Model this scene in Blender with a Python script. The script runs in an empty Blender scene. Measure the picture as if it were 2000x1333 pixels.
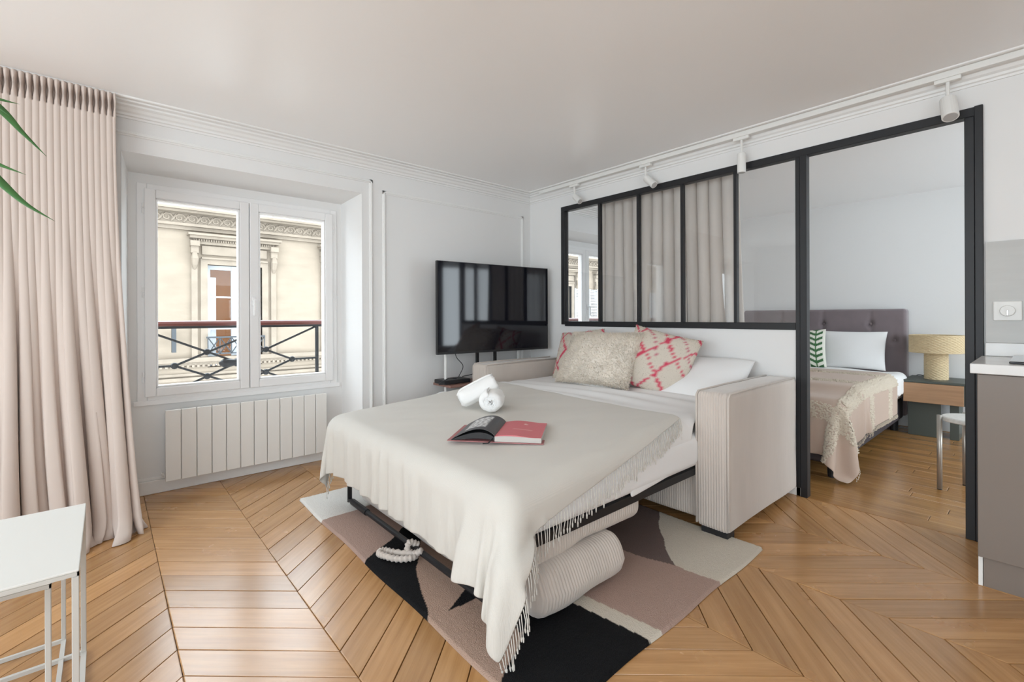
import bpy, bmesh, math, random
import numpy as np
from mathutils import Vector, Matrix, Euler
random.seed(7); RNG = np.random.default_rng(7)
SC = bpy.context.scene
COL = SC.collection
PI = math.pi

# ------------------------------------------------------------------ camera, sky, exposure
H = 1.12
cd = bpy.data.cameras.new('camera'); cam = bpy.data.objects.new('camera', cd); COL.objects.link(cam)
cam.location = (0, 0, H)
cam.rotation_mode = 'XYZ'
cam.rotation_euler = (math.radians(90), 0, math.radians(48.84 - 90))
ROLL = 0.22
cam.rotation_euler = (Euler(cam.rotation_euler).to_matrix() @ Matrix.Rotation(math.radians(-ROLL), 3, 'Z')).to_euler()
cd.sensor_fit = 'HORIZONTAL'; cd.sensor_width = 36; cd.lens = 909 * 36 / 2000
cd.shift_y = -(666.5 - 619) / 2000
cd.clip_start = 0.02
SC.camera = cam

W = bpy.data.worlds.new('overcast_sky'); SC.world = W; W.use_nodes = True
bg = W.node_tree.nodes['Background']; bg.inputs[0].default_value = (0.84, 0.935, 1.0, 1); bg.inputs[1].default_value = 5.0
SC.view_settings.view_transform = 'Standard'; SC.view_settings.look = 'None'
SC.view_settings.gamma = 1; SC.view_settings.use_curve_mapping = False
SC.view_settings.exposure = 0.50
try:
    SC.cycles.use_denoising = True
    SC.cycles.max_bounces = 12; SC.cycles.diffuse_bounces = 8; SC.cycles.transparent_max_bounces = 16
    SC.cycles.sample_clamp_indirect = 8
except Exception: pass

def portal(loc, rot, sx, sy):
    l = bpy.data.lights.new('daylight_portal', 'AREA'); l.shape = 'RECTANGLE'; l.size = sx; l.size_y = sy
    o = bpy.data.objects.new('daylight_portal', l); COL.objects.link(o); o.location = loc; o.rotation_euler = rot
    l.cycles.is_portal = True
    return o

# ------------------------------------------------------------------ materials
def mat(name, col, rough=.6, spec=.3, metal=0., sheen=0., bump=None, var=None, coat=0.):
    """bump=(scale,strength,distance[,stretch xyz]); var=(scale, amount[,stretch]) slow colour variation"""
    m = bpy.data.materials.new(name); m.use_nodes = True; nt = m.node_tree; b = nt.nodes['Principled BSDF']
    b.inputs['Base Color'].default_value = (*col, 1); b.inputs['Roughness'].default_value = rough
    b.inputs['Specular IOR Level'].default_value = spec; b.inputs['Metallic'].default_value = metal
    if sheen: b.inputs['Sheen Weight'].default_value = sheen
    if coat: b.inputs['Coat Weight'].default_value = coat
    tc = nt.nodes.new('ShaderNodeTexCoord')
    if bump:
        n = nt.nodes.new('ShaderNodeTexNoise'); n.inputs['Scale'].default_value = bump[0]; n.inputs['Detail'].default_value = 4
        mp = nt.nodes.new('ShaderNodeMapping'); nt.links.new(tc.outputs['Object'], mp.inputs[0]); nt.links.new(mp.outputs[0], n.inputs['Vector'])
        if len(bump) > 3: mp.inputs['Scale'].default_value = bump[3]
        bp = nt.nodes.new('ShaderNodeBump'); bp.inputs['Strength'].default_value = bump[1]; bp.inputs['Distance'].default_value = bump[2]
        nt.links.new(n.outputs['Fac'], bp.inputs['Height']); nt.links.new(bp.outputs[0], b.inputs['Normal'])
    if var:
        n = nt.nodes.new('ShaderNodeTexNoise'); n.inputs['Scale'].default_value = var[0]; n.inputs['Detail'].default_value = 5
        mp = nt.nodes.new('ShaderNodeMapping'); nt.links.new(tc.outputs['Object'], mp.inputs[0]); nt.links.new(mp.outputs[0], n.inputs['Vector'])
        if len(var) > 2: mp.inputs['Scale'].default_value = var[2]
        mr = nt.nodes.new('ShaderNodeMapRange'); mr.inputs['From Min'].default_value = .3; mr.inputs['From Max'].default_value = .7
        mr.inputs['To Min'].default_value = 1 - var[1]; mr.inputs['To Max'].default_value = 1 + var[1]
        nt.links.new(n.outputs['Fac'], mr.inputs[0])
        mx = nt.nodes.new('ShaderNodeVectorMath'); mx.operation = 'SCALE'; mx.inputs[0].default_value = col
        nt.links.new(mr.outputs[0], mx.inputs['Scale']); nt.links.new(mx.outputs[0], b.inputs['Base Color'])
    return m

def wood_mat(name, c1, c2, rough, rnd=.5, stretch=(2, 40, 40), coat=0.):
    m = bpy.data.materials.new(name); m.use_nodes = True; nt = m.node_tree; b = nt.nodes['Principled BSDF']
    N = nt.nodes.new; Lk = nt.links.new
    tc = N('ShaderNodeTexCoord'); oi = N('ShaderNodeObjectInfo')
    at = N('ShaderNodeAttribute'); at.attribute_name = 'grain'
    sc_ = N('ShaderNodeVectorMath'); sc_.operation = 'SCALE'; sc_.inputs[0].default_value = (13, 7, 5); Lk(oi.outputs['Random'], sc_.inputs['Scale'])
    ad = N('ShaderNodeVectorMath'); ad.operation = 'ADD'; Lk(at.outputs['Vector'], ad.inputs[0]); Lk(sc_.outputs[0], ad.inputs[1])
    mp = N('ShaderNodeMapping'); mp.inputs['Scale'].default_value = stretch; Lk(ad.outputs[0], mp.inputs[0])
    n1 = N('ShaderNodeTexNoise'); n1.inputs['Scale'].default_value = 1; n1.inputs['Detail'].default_value = 6; n1.inputs['Roughness'].default_value = .65; Lk(mp.outputs[0], n1.inputs['Vector'])
    n2 = N('ShaderNodeTexNoise'); n2.inputs['Scale'].default_value = 5; n2.inputs['Detail'].default_value = 3; Lk(ad.outputs[0], n2.inputs['Vector'])
    rp = N('ShaderNodeMix'); rp.data_type = 'RGBA'; rp.inputs['A'].default_value = (*c1, 1); rp.inputs['B'].default_value = (*c2, 1)
    mr = N('ShaderNodeMapRange'); mr.inputs['From Min'].default_value = .35; mr.inputs['From Max'].default_value = .7; Lk(n1.outputs['Fac'], mr.inputs[0]); Lk(mr.outputs[0], rp.inputs['Factor'])
    mv = N('ShaderNodeMapRange'); mv.inputs['To Min'].default_value = 1 - rnd * .3; mv.inputs['To Max'].default_value = 1 + rnd * .3; Lk(oi.outputs['Random'], mv.inputs[0])
    mk = N('ShaderNodeMapRange'); mk.inputs['From Min'].default_value = .2; mk.inputs['From Max'].default_value = .75; mk.inputs['To Min'].default_value = .86; mk.inputs['To Max'].default_value = 1; Lk(n2.outputs['Fac'], mk.inputs[0])
    mm = N('ShaderNodeMath'); mm.operation = 'MULTIPLY'; Lk(mv.outputs[0], mm.inputs[0]); Lk(mk.outputs[0], mm.inputs[1])
    vs = N('ShaderNodeVectorMath'); vs.operation = 'SCALE'; Lk(rp.outputs['Result'], vs.inputs[0]); Lk(mm.outputs[0], vs.inputs['Scale'])
    Lk(vs.outputs[0], b.inputs['Base Color'])
    rr = N('ShaderNodeMapRange'); rr.inputs['To Min'].default_value = rough * .75; rr.inputs['To Max'].default_value = rough * 1.35; Lk(n2.outputs['Fac'], rr.inputs[0]); Lk(rr.outputs[0], b.inputs['Roughness'])
    b.inputs['Specular IOR Level'].default_value = .85
    bp = N('ShaderNodeBump'); bp.inputs['Strength'].default_value = .12; bp.inputs['Distance'].default_value = .002; Lk(n1.outputs['Fac'], bp.inputs['Height']); Lk(bp.outputs[0], b.inputs['Normal'])
    return m

def glass_mat(name, tint=(1, 1, 1), refl=1.0):
    m = bpy.data.materials.new(name); m.use_nodes = True; nt = m.node_tree
    for n in list(nt.nodes): nt.nodes.remove(n)
    N = nt.nodes.new; out = N('ShaderNodeOutputMaterial'); mx = N('ShaderNodeMixShader'); t = N('ShaderNodeBsdfTransparent'); g = N('ShaderNodeBsdfGlossy')
    t.inputs[0].default_value = (*tint, 1); g.inputs['Roughness'].default_value = 0.0
    fr = N('ShaderNodeFresnel'); fr.inputs[0].default_value = 1.5
    mu = N('ShaderNodeMath'); mu.operation = 'MULTIPLY'; mu.inputs[1].default_value = refl; mu.use_clamp = True
    ge = N('ShaderNodeNewGeometry'); iv = N('ShaderNodeMath'); iv.operation = 'SUBTRACT'; iv.inputs[0].default_value = 1; nt.links.new(ge.outputs['Backfacing'], iv.inputs[1])
    m2 = N('ShaderNodeMath'); m2.operation = 'MULTIPLY'; nt.links.new(fr.outputs[0], m2.inputs[0]); nt.links.new(iv.outputs[0], m2.inputs[1])   # only the entry face reflects: no false inner mirror
    nt.links.new(m2.outputs[0], mu.inputs[0]); nt.links.new(mu.outputs[0], mx.inputs[0]); nt.links.new(t.outputs[0], mx.inputs[1]); nt.links.new(g.outputs[0], mx.inputs[2]); nt.links.new(mx.outputs[0], out.inputs[0])
    return m

def attr_mat(name, attr='col', rough=.9, bump=None, sheen=0.):
    m = mat(name, (1, 1, 1), rough, .15, sheen=sheen, bump=bump); nt = m.node_tree
    a = nt.nodes.new('ShaderNodeAttribute'); a.attribute_name = attr
    nt.links.new(a.outputs['Color'], nt.nodes['Principled BSDF'].inputs['Base Color'])
    return m

M = {}
M['wall'] = mat('wall_paint', (.77, .77, .765), .55, .25, bump=(6, .05, .004))
M['ceil'] = mat('ceiling_satin_paint', (.90, .90, .90), .38, .4, bump=(1.2, .06, .02))
M['trim'] = mat('white_trim_paint', (.80, .80, .79), .4, .35)
M['pvc'] = mat('white_window_paint', (.82, .82, .82), .35, .4)
M['black'] = mat('black_steel_paint', (.012, .012, .014), .45, .4)
M['glass'] = glass_mat('clear_glass', refl=1.0)
M['pglass'] = glass_mat('partition_glass', refl=2.4)
M['floor'] = wood_mat('oak_parquet', (.55, .305, .125), (.40, .20, .075), .24)
M['floor2'] = wood_mat('bedroom_boards', (.44, .23, .08), (.30, .145, .045), .22)
M['gap'] = mat('floor_joint_dark', (.025, .014, .008), .8, .1)
M['metal'] = mat('steel', (.55, .55, .55), .3, .5, 1.)
M['white'] = mat('white_lacquer', (.78, .78, .76), .4, .4)
M['rad'] = mat('radiator_enamel', (.78, .77, .74), .4, .4)

# ------------------------------------------------------------------ builders (all geometry in world coordinates)
def origin_of(p):
    v = Vector((0, 0, 0))
    while p is not None: v += p.location; p = p.parent
    return v

def empty(name, loc, label=None, cat=None, group=None):
    o = bpy.data.objects.new(name, None); COL.objects.link(o); o.location = loc; o.empty_display_size = .1
    if label: tag(o, label, cat, group)
    return o

def tag(o, label=None, cat=None, group=None, kind=None):
    if label: o['label'] = label
    if cat: o['category'] = cat
    if group: o['group'] = group
    if kind: o['kind'] = kind
    return o

def mk(name, verts, faces, m=None, parent=None, smooth=False, at=None):
    V = np.asarray(verts, dtype=float).reshape(-1, 3)
    if parent is not None: org = np.array(origin_of(parent))
    elif at is not None: org = np.array(at, dtype=float)
    else: org = np.array([(V[:, 0].min() + V[:, 0].max()) / 2, (V[:, 1].min() + V[:, 1].max()) / 2, V[:, 2].min()])
    me = bpy.data.meshes.new(name); me.from_pydata((V - org).tolist(), [], [tuple(int(i) for i in f) for f in faces]); me.validate()
    if smooth: me.polygons.foreach_set('use_smooth', [True] * len(me.polygons))
    o = bpy.data.objects.new(name, me); COL.objects.link(o)
    if m is not None: me.materials.append(m)
    if parent is not None: o.parent = parent
    else: o.location = org
    return o

class G:
    """gathers pieces of one part"""
    def __init__(s): s.v = []; s.f = []; s.n = 0
    def add(s, V, F):
        V = np.asarray(V, float).reshape(-1, 3); s.v.append(V); s.f += [tuple(i + s.n for i in f) for f in F]; s.n += len(V); return s
    def box(s, x0, x1, y0, y1, z0, z1):
        V = [(x, y, z) for x in (x0, x1) for y in (y0, y1) for z in (z0, z1)]
        return s.add(V, BOXF)
    def hexa(s, pts): return s.add(pts, [(0, 3, 2, 1), (4, 5, 6, 7), (0, 1, 5, 4), (1, 2, 6, 5), (2, 3, 7, 6), (3, 0, 4, 7)])
    def bbox(s, x0, x1, y0, y1, z0, z1, b=.004, seg=2): return s.add(*bevbox(x0, x1, y0, y1, z0, z1, b, seg))
    def tube(s, pts, r, n=8, cap=True): return s.add(*tube(pts, r, n, cap))
    def lathe(s, prof, c, n=24, axis='z'): return s.add(*lathe(prof, c, n, axis))
    def T(s, mtx):
        V = np.vstack(s.v); Mx = np.array(mtx); s.v = [V @ Mx[:3, :3].T + Mx[:3, 3]]; return s
    def ob(s, name, m, parent=None, smooth=False, at=None):
        return mk(name, np.vstack(s.v), s.f, m, parent, smooth, at)
BOXF = [(0, 1, 3, 2), (4, 6, 7, 5), (0, 4, 5, 1), (2, 3, 7, 6), (0, 2, 6, 4), (1, 5, 7, 3)]

def bevbox(x0, x1, y0, y1, z0, z1, b=.004, seg=2):
    bm = bmesh.new(); bmesh.ops.create_cube(bm, size=1)
    for v in bm.verts: v.co = ((x0 + x1) / 2 + v.co.x * (x1 - x0), (y0 + y1) / 2 + v.co.y * (y1 - y0), (z0 + z1) / 2 + v.co.z * (z1 - z0))
    b = min(b, .45 * min(abs(x1 - x0), abs(y1 - y0), abs(z1 - z0)))
    bmesh.ops.bevel(bm, geom=bm.edges[:], offset=b, segments=seg, profile=.5, affect='EDGES')
    bm.verts.index_update(); V = [tuple(v.co) for v in bm.verts]; Fc = [[v.index for v in f.verts] for f in bm.faces]; bm.free()
    return V, Fc

def tube(pts, r, n=8, cap=True):
    P = np.asarray(pts, float); k = len(P); rr = np.broadcast_to(np.asarray(r, float), (k,))
    T = np.gradient(P, axis=0); T /= np.linalg.norm(T, axis=1)[:, None] + 1e-12
    u = np.cross(T[0], (0, 0, 1.)); u = u if np.linalg.norm(u) > .1 else np.cross(T[0], (1., 0, 0)); u /= np.linalg.norm(u)
    V = []
    for i in range(k):
        u = u - T[i] * (u @ T[i]); u /= np.linalg.norm(u) + 1e-12; w = np.cross(T[i], u)
        for j in range(n):
            a = 2 * PI * j / n; V.append(P[i] + rr[i] * (math.cos(a) * u + math.sin(a) * w))
    Fc = [(i * n + j, i * n + (j + 1) % n, (i + 1) * n + (j + 1) % n, (i + 1) * n + j) for i in range(k - 1) for j in range(n)]
    if cap: Fc += [tuple(range(n))[::-1], tuple((k - 1) * n + j for j in range(n))]
    return V, Fc

def lathe(prof, c, n=24, axis='z'):
    V = []; k = len(prof)
    for (r, h) in prof:
        for j in range(n):
            a = 2 * PI * j / n; p = (r * math.cos(a), r * math.sin(a), h)
            if axis == 'x': p = (p[2], p[0], p[1])
            if axis == 'y': p = (p[0], p[2], p[1])
            V.append((c[0] + p[0], c[1] + p[1], c[2] + p[2]))
    Fc = [(i * n + j, i * n + (j + 1) % n, (i + 1) * n + (j + 1) % n, (i + 1) * n + j) for i in range(k - 1) for j in range(n)]
    Fc += [tuple(range(n))[::-1], tuple((k - 1) * n + j for j in range(n))]
    return V, Fc

def grid_faces(n, m, off=0):
    return [(off + i * m + j, off + (i + 1) * m + j, off + (i + 1) * m + j + 1, off + i * m + j + 1) for i in range(n - 1) for j in range(m - 1)]

def mods(o, solid=0., sub=0, off=0.):
    if solid:
        s = o.modifiers.new('thickness', 'SOLIDIFY'); s.thickness = solid; s.offset = off
    if sub:
        s = o.modifiers.new('smooth', 'SUBSURF'); s.levels = sub; s.render_levels = sub
    return o

def set_col(o, C, name='col'):
    a = o.data.color_attributes.new(name, 'FLOAT_COLOR', 'POINT')
    A = np.ones((len(o.data.vertices), 4)); A[:, :3] = C; a.data.foreach_set('color', A.ravel())

def set_vec(o, V, name='grain'):
    a = o.data.attributes.new(name, 'FLOAT_VECTOR', 'POINT'); a.data.foreach_set('vector', np.asarray(V, float).ravel())

def roundbox(x0, x1, y0, y1, z0, z1, r, step=.03, disp=None):
    """rounded box as a dense skin; disp(P,N)->offset along the normal"""
    c = np.array([(x0 + x1) / 2, (y0 + y1) / 2, (z0 + z1) / 2]); hs = np.array([(x1 - x0) / 2, (y1 - y0) / 2, (z1 - z0) / 2])
    r = min(r, hs.min() * .98); steps = step if isinstance(step, tuple) else (step,) * 3
    def axis_pts(h, st):
        inner = np.linspace(-(h - r), h - r, max(2, int(2 * (h - r) / st) + 1)); e = r * np.linspace(0, 1, max(5, int(r / st) + 1))
        return np.unique(np.round(np.concatenate([-h + e, inner, h - e]), 6))
    ax = [axis_pts(hs[i], steps[i]) for i in range(3)]
    Vs = []; Fs = []; n = 0
    for a in range(3):
        b, d = [(1, 2), (2, 0), (0, 1)][a]
        for sgn in (1, -1):
            B, D = np.meshgrid(ax[b], ax[d], indexing='ij'); P = np.zeros(B.shape + (3,)); P[..., a] = sgn * hs[a]; P[..., b] = B; P[..., d] = D
            Vs.append(P.reshape(-1, 3)); f = grid_faces(len(ax[b]), len(ax[d]), n)
            Fs += f if sgn > 0 else [q[::-1] for q in f]; n += B.size
    V = np.vstack(Vs)
    key = {}; idx = np.zeros(len(V), int); keep = []
    for i, p in enumerate(np.round(V, 5)):
        t = tuple(p)
        if t not in key: key[t] = len(keep); keep.append(i)
        idx[i] = key[t]
    V = V[keep]; Fs = [tuple(idx[j] for j in f) for f in Fs]
    core = np.clip(V, -(hs - r), hs - r); dlt = V - core; L = np.linalg.norm(dlt, axis=1)[:, None]; Nn = dlt / (L + 1e-12)
    V = core + Nn * r
    P = V + c
    if disp is not None: P = P + Nn * np.asarray(disp(P, Nn)).reshape(-1, 1)
    return P, Fs

# ---- cloth: position based dynamics on a grid, colliding with rounded boxes and the floor
def sd_push(P, box, eps):
    (x0, x1, y0, y1, z0, z1), r = box[:2]
    if len(box) > 2:   # gently sloping top
        P = P.copy(); P[..., 2] -= np.clip((P[..., 0] - box[2][0]) / (box[2][1] - box[2][0]), 0, 1) * box[2][2]
    c = np.array([(x0 + x1) / 2, (y0 + y1) / 2, (z0 + z1) / 2]); hs = np.array([(x1 - x0) / 2, (y1 - y0) / 2, (z1 - z0) / 2]) - r
    q = P - c; s = np.sign(q); s[s == 0] = 1; a = np.abs(q) - hs; mx = np.maximum(a, 0); L = np.linalg.norm(mx, axis=-1)
    ins = a.max(axis=-1); d = L + np.minimum(ins, 0) - r
    N = np.where((L > 1e-9)[..., None], mx / (L[..., None] + 1e-12), (a == ins[..., None]).astype(float)) * s
    pen = eps - d; hit = pen > 0
    return hit, N, np.where(hit, pen, 0)

def cloth(P, boxes, steps=160, iters=10, floor=.02, eps=.006, dt=.014, grav=3.5, pins=None, bend=.08, fric=.6, shear=.25):
    P = P.copy(); V = np.zeros_like(P); n, m = P.shape[:2]
    cons = []
    for di, dj, k in ((0, 1, 1.), (1, 0, 1.), (1, 1, shear), (1, -1, shear), (0, 2, bend), (2, 0, bend)):
        st = max(abs(di), abs(dj)); ax = 0 if di else 1
        if dj < 0: A = (slice(0, n - 1), slice(1, m)); B = (slice(1, n), slice(0, m - 1))
        else: A = (slice(0, n - di), slice(0, m - dj)); B = (slice(di, n), slice(dj, m))
        for ph in range(2):
            def sub(sl, o0):
                s0 = list(sl); q = s0[ax]; s0[ax] = slice(q.start + o0, q.stop, 2); return tuple(s0)
            if st == 1: cons.append((sub(A, ph), sub(B, ph), k))
            elif ph == 0: cons.append((A, B, k * .5))
    rest = [np.linalg.norm(P[b] - P[a], axis=-1) for a, b, k in cons]
    for s in range(steps):
        V[..., 2] -= grav * dt; V *= .985
        Q = P + V * dt
        for it in range(iters):
            for (a, b, k), L0 in zip(cons, rest):
                d = Q[b] - Q[a]; L = np.linalg.norm(d, axis=-1) + 1e-9
                cr = d * ((L - L0) / L * .5 * k)[..., None]; Q[a] += cr; Q[b] -= cr
            if pins is not None: Q[pins] = P[pins]
            if it % 3 == 2 or it == iters - 1:
                for bx in boxes:
                    hit, N, pen = sd_push(Q, bx, eps)
                    if hit.any():
                        Q += N * pen[..., None]
                        if it == iters - 1:
                            mv = Q - P; tg = mv - N * (mv * N).sum(-1, keepdims=True)
                            Q -= np.where(hit[..., None], tg * fric, 0)
                lo = Q[..., 2] < floor; Q[..., 2] = np.maximum(Q[..., 2], floor)
        V = (Q - P) / dt; sp = np.linalg.norm(V, axis=-1, keepdims=True); V *= np.minimum(1, 2.5 / (sp + 1e-9)); P = Q
    return P

def quad(c00, c10, c11, c01, n, m, z):
    u = np.linspace(0, 1, n)[:, None, None]; v = np.linspace(0, 1, m)[None, :, None]
    c = [np.array(q, float) for q in (c00, c10, c11, c01)]
    p = (1 - u) * (1 - v) * c[0] + u * (1 - v) * c[1] + u * v * c[2] + (1 - u) * v * c[3]
    return np.concatenate([p, np.full(p.shape[:2] + (1,), z)], -1)

def vnoise(P, f, seed=0):
    """cheap smooth 3d value noise"""
    r = np.random.default_rng(seed); o = 0
    for k in range(5):
        d = r.normal(size=3); d /= np.linalg.norm(d); o = o + np.sin((P @ d) * f * (1 + .45 * k) + r.uniform(0, 6.28)) / (1 + .4 * k)
    return o / 3

# ================================================================== ROOM SHELL
XB, YA, ZC, YN, YO = 3.25, 3.43, 2.34, 3.75, 3.92
XC, XL, YF = 6.10, -2.40, -2.20
def struct(o): o['kind'] = 'structure'; return o

# ---- floor: chevron parquet, every board its own piece
fl = struct(G().box(XL, XB + .02, YF, YN + .1, -.06, -.016).ob('floor', M['gap']))
seams = [-.90, -.36, .18, .59, 1.11, 1.63, 2.18, 2.72, 3.27]
def board_mesh(name, pts, m, along, z0=-.03, z1=0.):
    """prism with a small chamfer; pts counter-clockwise in plan"""
    P = np.array(pts, float); c = P.mean(0); n = len(P)
    inn = c + (P - c) * (1 - .004 / np.linalg.norm(P - c, axis=1)[:, None])
    V = [(x, y, z0) for x, y in P] + [(x, y, z1 - .0012) for x, y in P] + [(x, y, z1) for x, y in inn]
    Fc = [(i, (i + 1) % n, n + (i + 1) % n, n + i) for i in range(n)] + [(n + i, n + (i + 1) % n, 2 * n + (i + 1) % n, 2 * n + i) for i in range(n)] + [tuple(2 * n + i for i in range(n))]
    me = bpy.data.meshes.new(name); me.from_pydata(V, [], Fc); me.materials.append(m)
    a = math.atan2(along[1], along[0]); A = np.array(V); u = A[:, 0] * math.cos(a) + A[:, 1] * math.sin(a); v = -A[:, 0] * math.sin(a) + A[:, 1] * math.cos(a)
    at = me.attributes.new('grain', 'FLOAT_VECTOR', 'POINT'); at.data.foreach_set('vector', np.stack([u, v, A[:, 2]], 1).ravel())
    return me
PITCH = .152
rest_v = G(); flo = origin_of(fl)
for c in range(len(seams) - 1):
    x0, x1 = seams[c], seams[c + 1]; s = (.9 if c % 2 == 1 else -.9); w = x1 - x0; g = .0025
    me = board_mesh('plank', [(.0012, g), (w - .0012, s * w + g), (w - .0008, s * w + PITCH - g), (.0008, PITCH - g)], M['floor'], (1, s))
    ymin = {0: 1.5, 1: 1.25, 2: .9, 3: .45, 4: .1}.get(c, -.35)
    # the zigzag must meet: board edges share y at every seam
    yoff = sum((.9 if k % 2 == 1 else -.9) * (seams[k + 1] - seams[k]) for k in range(c))
    y = -4 + (yoff % PITCH)
    while y < YN + .8:
        lo, hi = min(y, y + s * w), max(y, y + s * w) + PITCH
        if hi > ymin and lo < YN + .02:
            o = bpy.data.objects.new('plank', me); COL.objects.link(o); o.parent = fl
            o.location = Vector((x0, y, random.uniform(-.0012, .0004))) - flo
        y += PITCH
def rest_area(x0, x1, y0, y1):
    rest_v.box(x0, x1, y0, y1, -.03, -.0025)
rest_area(XL, -.9, YF, YN); rest_area(-.9, .18, YF, 1.2); rest_area(.18, .59, YF, .8); rest_area(.59, 1.11, YF, .3); rest_area(1.11, XB, YF, -.4)
ro = rest_v.ob('planks_remaining', M['floor'], fl); ro['kind'] = 'stuff'; set_vec(ro, [v.co for v in ro.data.vertices])
# bedroom boards run along the partition
fb = struct(G().box(XB + .02, XC, YF, YN + .1, -.06, -.016).ob('floor', M['gap']))
fbo = origin_of(fb); bw = .095; x = XB + .022; k = 0
while x < XC - .01:
    y = -.5 + (k * .67) % 1.1 - 1.1
    while y < YN:
        ln = 1.05 + .5 * ((k * 7 + int(y * 10)) % 5) / 5
        y1 = y + ln
        if y1 > -.4:
            a, b = max(y, -.5), min(y1, YN)
            me = board_mesh('board', [(.001, .0012), (bw - .001, .0012), (bw - .001, b - a - .0012), (.001, b - a - .0012)], M['floor2'], (0, 1))
            o = bpy.data.objects.new('board', me); COL.objects.link(o); o.parent = fb; o.location = Vector((x, a, random.uniform(-.001, .0003))) - fbo
        y = y1
    x += bw; k += 1

# ---- ceiling, walls
struct(G().box(XL - .1, XC + .1, YF - .1, YO, ZC, ZC + .12).ob('ceiling', M['ceil']))
def niche_wall(g, n0, n1, ztop, f0, f1, fz0, fz1):
    """wall with a splayed window recess from the floor up, n0..n1 at the room face, window frame f0..f1"""
    i0, i1, zi = n0 + .038, n1 - .038, ztop - .035
    g.hexa([(n0 - .001, YA, 0), (n0, YA, 0), (i0, YN, 0), (n0 - .001, YN, 0), (n0 - .001, YA, ZC), (n0, YA, ZC), (i0, YN, ZC), (n0 - .001, YN, ZC)])
    g.hexa([(n1, YA, 0), (n1 + .001, YA, 0), (n1 + .001, YN, 0), (i1, YN, 0), (n1, YA, ZC), (n1 + .001, YA, ZC), (n1 + .001, YN, ZC), (i1, YN, ZC)])
    g.hexa([(n0, YA, ztop), (n1, YA, ztop), (n1, YN, zi), (n0, YN, zi), (n0, YA, ZC), (n1, YA, ZC), (n1, YN, ZC), (n0, YN, ZC)])
    g.box(n0, n1, YN, YO, 0, fz0); g.box(n0, n1, YN, YO, fz1, ZC); g.box(n0, f0, YN, YO, fz0, fz1); g.box(f1, n1, YN, YO, fz0, fz1)
g = G()
NI = [(-2.25, -.84, .95), (.07, 1.48, .0), (3.76, 5.17, .0)]
xs = [XL - .1]
for n0, n1, _ in NI:
    g.box(xs[-1], n0, YA, YO, 0, ZC); xs.append(n1)
    niche_wall(g, n0, n1, 2.07, n0 + .08, n1 - .08, .585, 1.975)
g.box(xs[-1], XC + .1, YA, YO, 0, ZC)
struct(g.ob('wall_window_side', M['wall']))
# left wall with an unseen wide window opening, added to let in more daylight
g = G(); ADDED_LW = (-1.6, 2.6, .55, 2.15)
g.box(XL - .15, XL, YF, ADDED_LW[0], 0, ZC).box(XL - .15, XL, ADDED_LW[1], YA, 0, ZC).box(XL - .15, XL, ADDED_LW[0], ADDED_LW[1], 0, ADDED_LW[2]).box(XL - .15, XL, ADDED_LW[0], ADDED_LW[1], ADDED_LW[3], ZC)
struct(g.ob('wall_left', M['wall']))
g = G(); ADDED_FW = [(-1.4, .2, .5, 2.15), (3.5, 5.95, .3, 2.2)]; px_ = XL - .15  # unseen front window openings, added to brighten living room and bedroom
for a, b_, c_, d_ in ADDED_FW: g.box(px_, a, YF - .15, YF, 0, ZC).box(a, b_, YF - .15, YF, 0, c_).box(a, b_, YF - .15, YF, d_, ZC); px_ = b_
g.box(px_, XC + .1, YF - .15, YF, 0, ZC); struct(g.ob('wall_front', M['wall']))
struct(G().box(XC, XC + .12, YF, YA, 0, ZC).ob('wall_bedroom', M['wall']))
# partition wall (plaster): low wall under the glass, lintel, left pier, right part
g = G(); PT = 2.15
g.box(XB, XB + .04, 2.985, YA, 0, ZC).box(XB, XB + .04, .196, 2.985, PT - .02, ZC).box(XB, XB + .04, .997, 2.985, 0, 1.05).box(XB, XB + .04, YF, .196, 0, ZC)
struct(g.ob('wall_partition', M['wall']))

# ---- cornice on both walls of the living room
prof = [(0, -.085), (.008, -.085), (.010, -.074), (.020, -.070), (.022, -.058), (.034, -.05), (.042, -.036), (.058, -.028), (.060, -.018), (.085, -.014), (.088, -.006), (.118, -.006), (.122, -.010), (.128, -.006), (.130, .004), (0, .004)]
def sweep(name, prof, path):
    """profile (out, up) swept along a plan path of (x, y, outx, outy)"""
    V = []; n = len(prof)
    for x, y, ox, oy in path:
        for a, b in prof: V.append((x + ox * a, y + oy * a, ZC + b))
    Fc = [(i * n + j, i * n + (j + 1) % n, (i + 1) * n + (j + 1) % n, (i + 1) * n + j) for i in range(len(path) - 1) for j in range(n)]
    return struct(mk(name, V, Fc, M['trim']))
sweep('trim_1', prof, [(XL, YA, 0, -1), (XB, YA, -1, -1)])
sweep('trim_2', prof, [(XB, YA, -1, -1), (XB, YF, -1, 0)])
sweep('trim_3', prof, [(XB + .04, YA, 1, -1), (XC, YA, -1, -1)])
# architrave bead round the recess, panel moulding on the pier beside it
def bead_frame(name, x0, x1, z0, z1, w=.028, d=.014, bottom=False, y=YA):
    g = G()
    for a, b in ((0, 1), (.28, .7)):
        e = d * (.5 if a == 0 else 1)
        g.bbox(x0 + w * a, x0 + w * b, y - e, y + .01, z0, z1 - w * a, .003, 1).bbox(x1 - w * b, x1 - w * a, y - e, y + .01, z0, z1 - w * a, .003, 1).bbox(x0 + w * a, x1 - w * a, y - e, y + .01, z1 - w * b, z1 - w * a, .003, 1)
        if bottom: g.bbox(x0 + w * a, x1 - w * a, y - e, y + .01, z0 + w * a, z0 + w * b, .003, 1)
    return struct(g.ob(name, M['trim']))
bead_frame('trim_4', -.02, 1.565, .0, 2.185)
bead_frame('trim_5', 1.645, 3.15, .16, 2.12, .03, .012, True)
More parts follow.
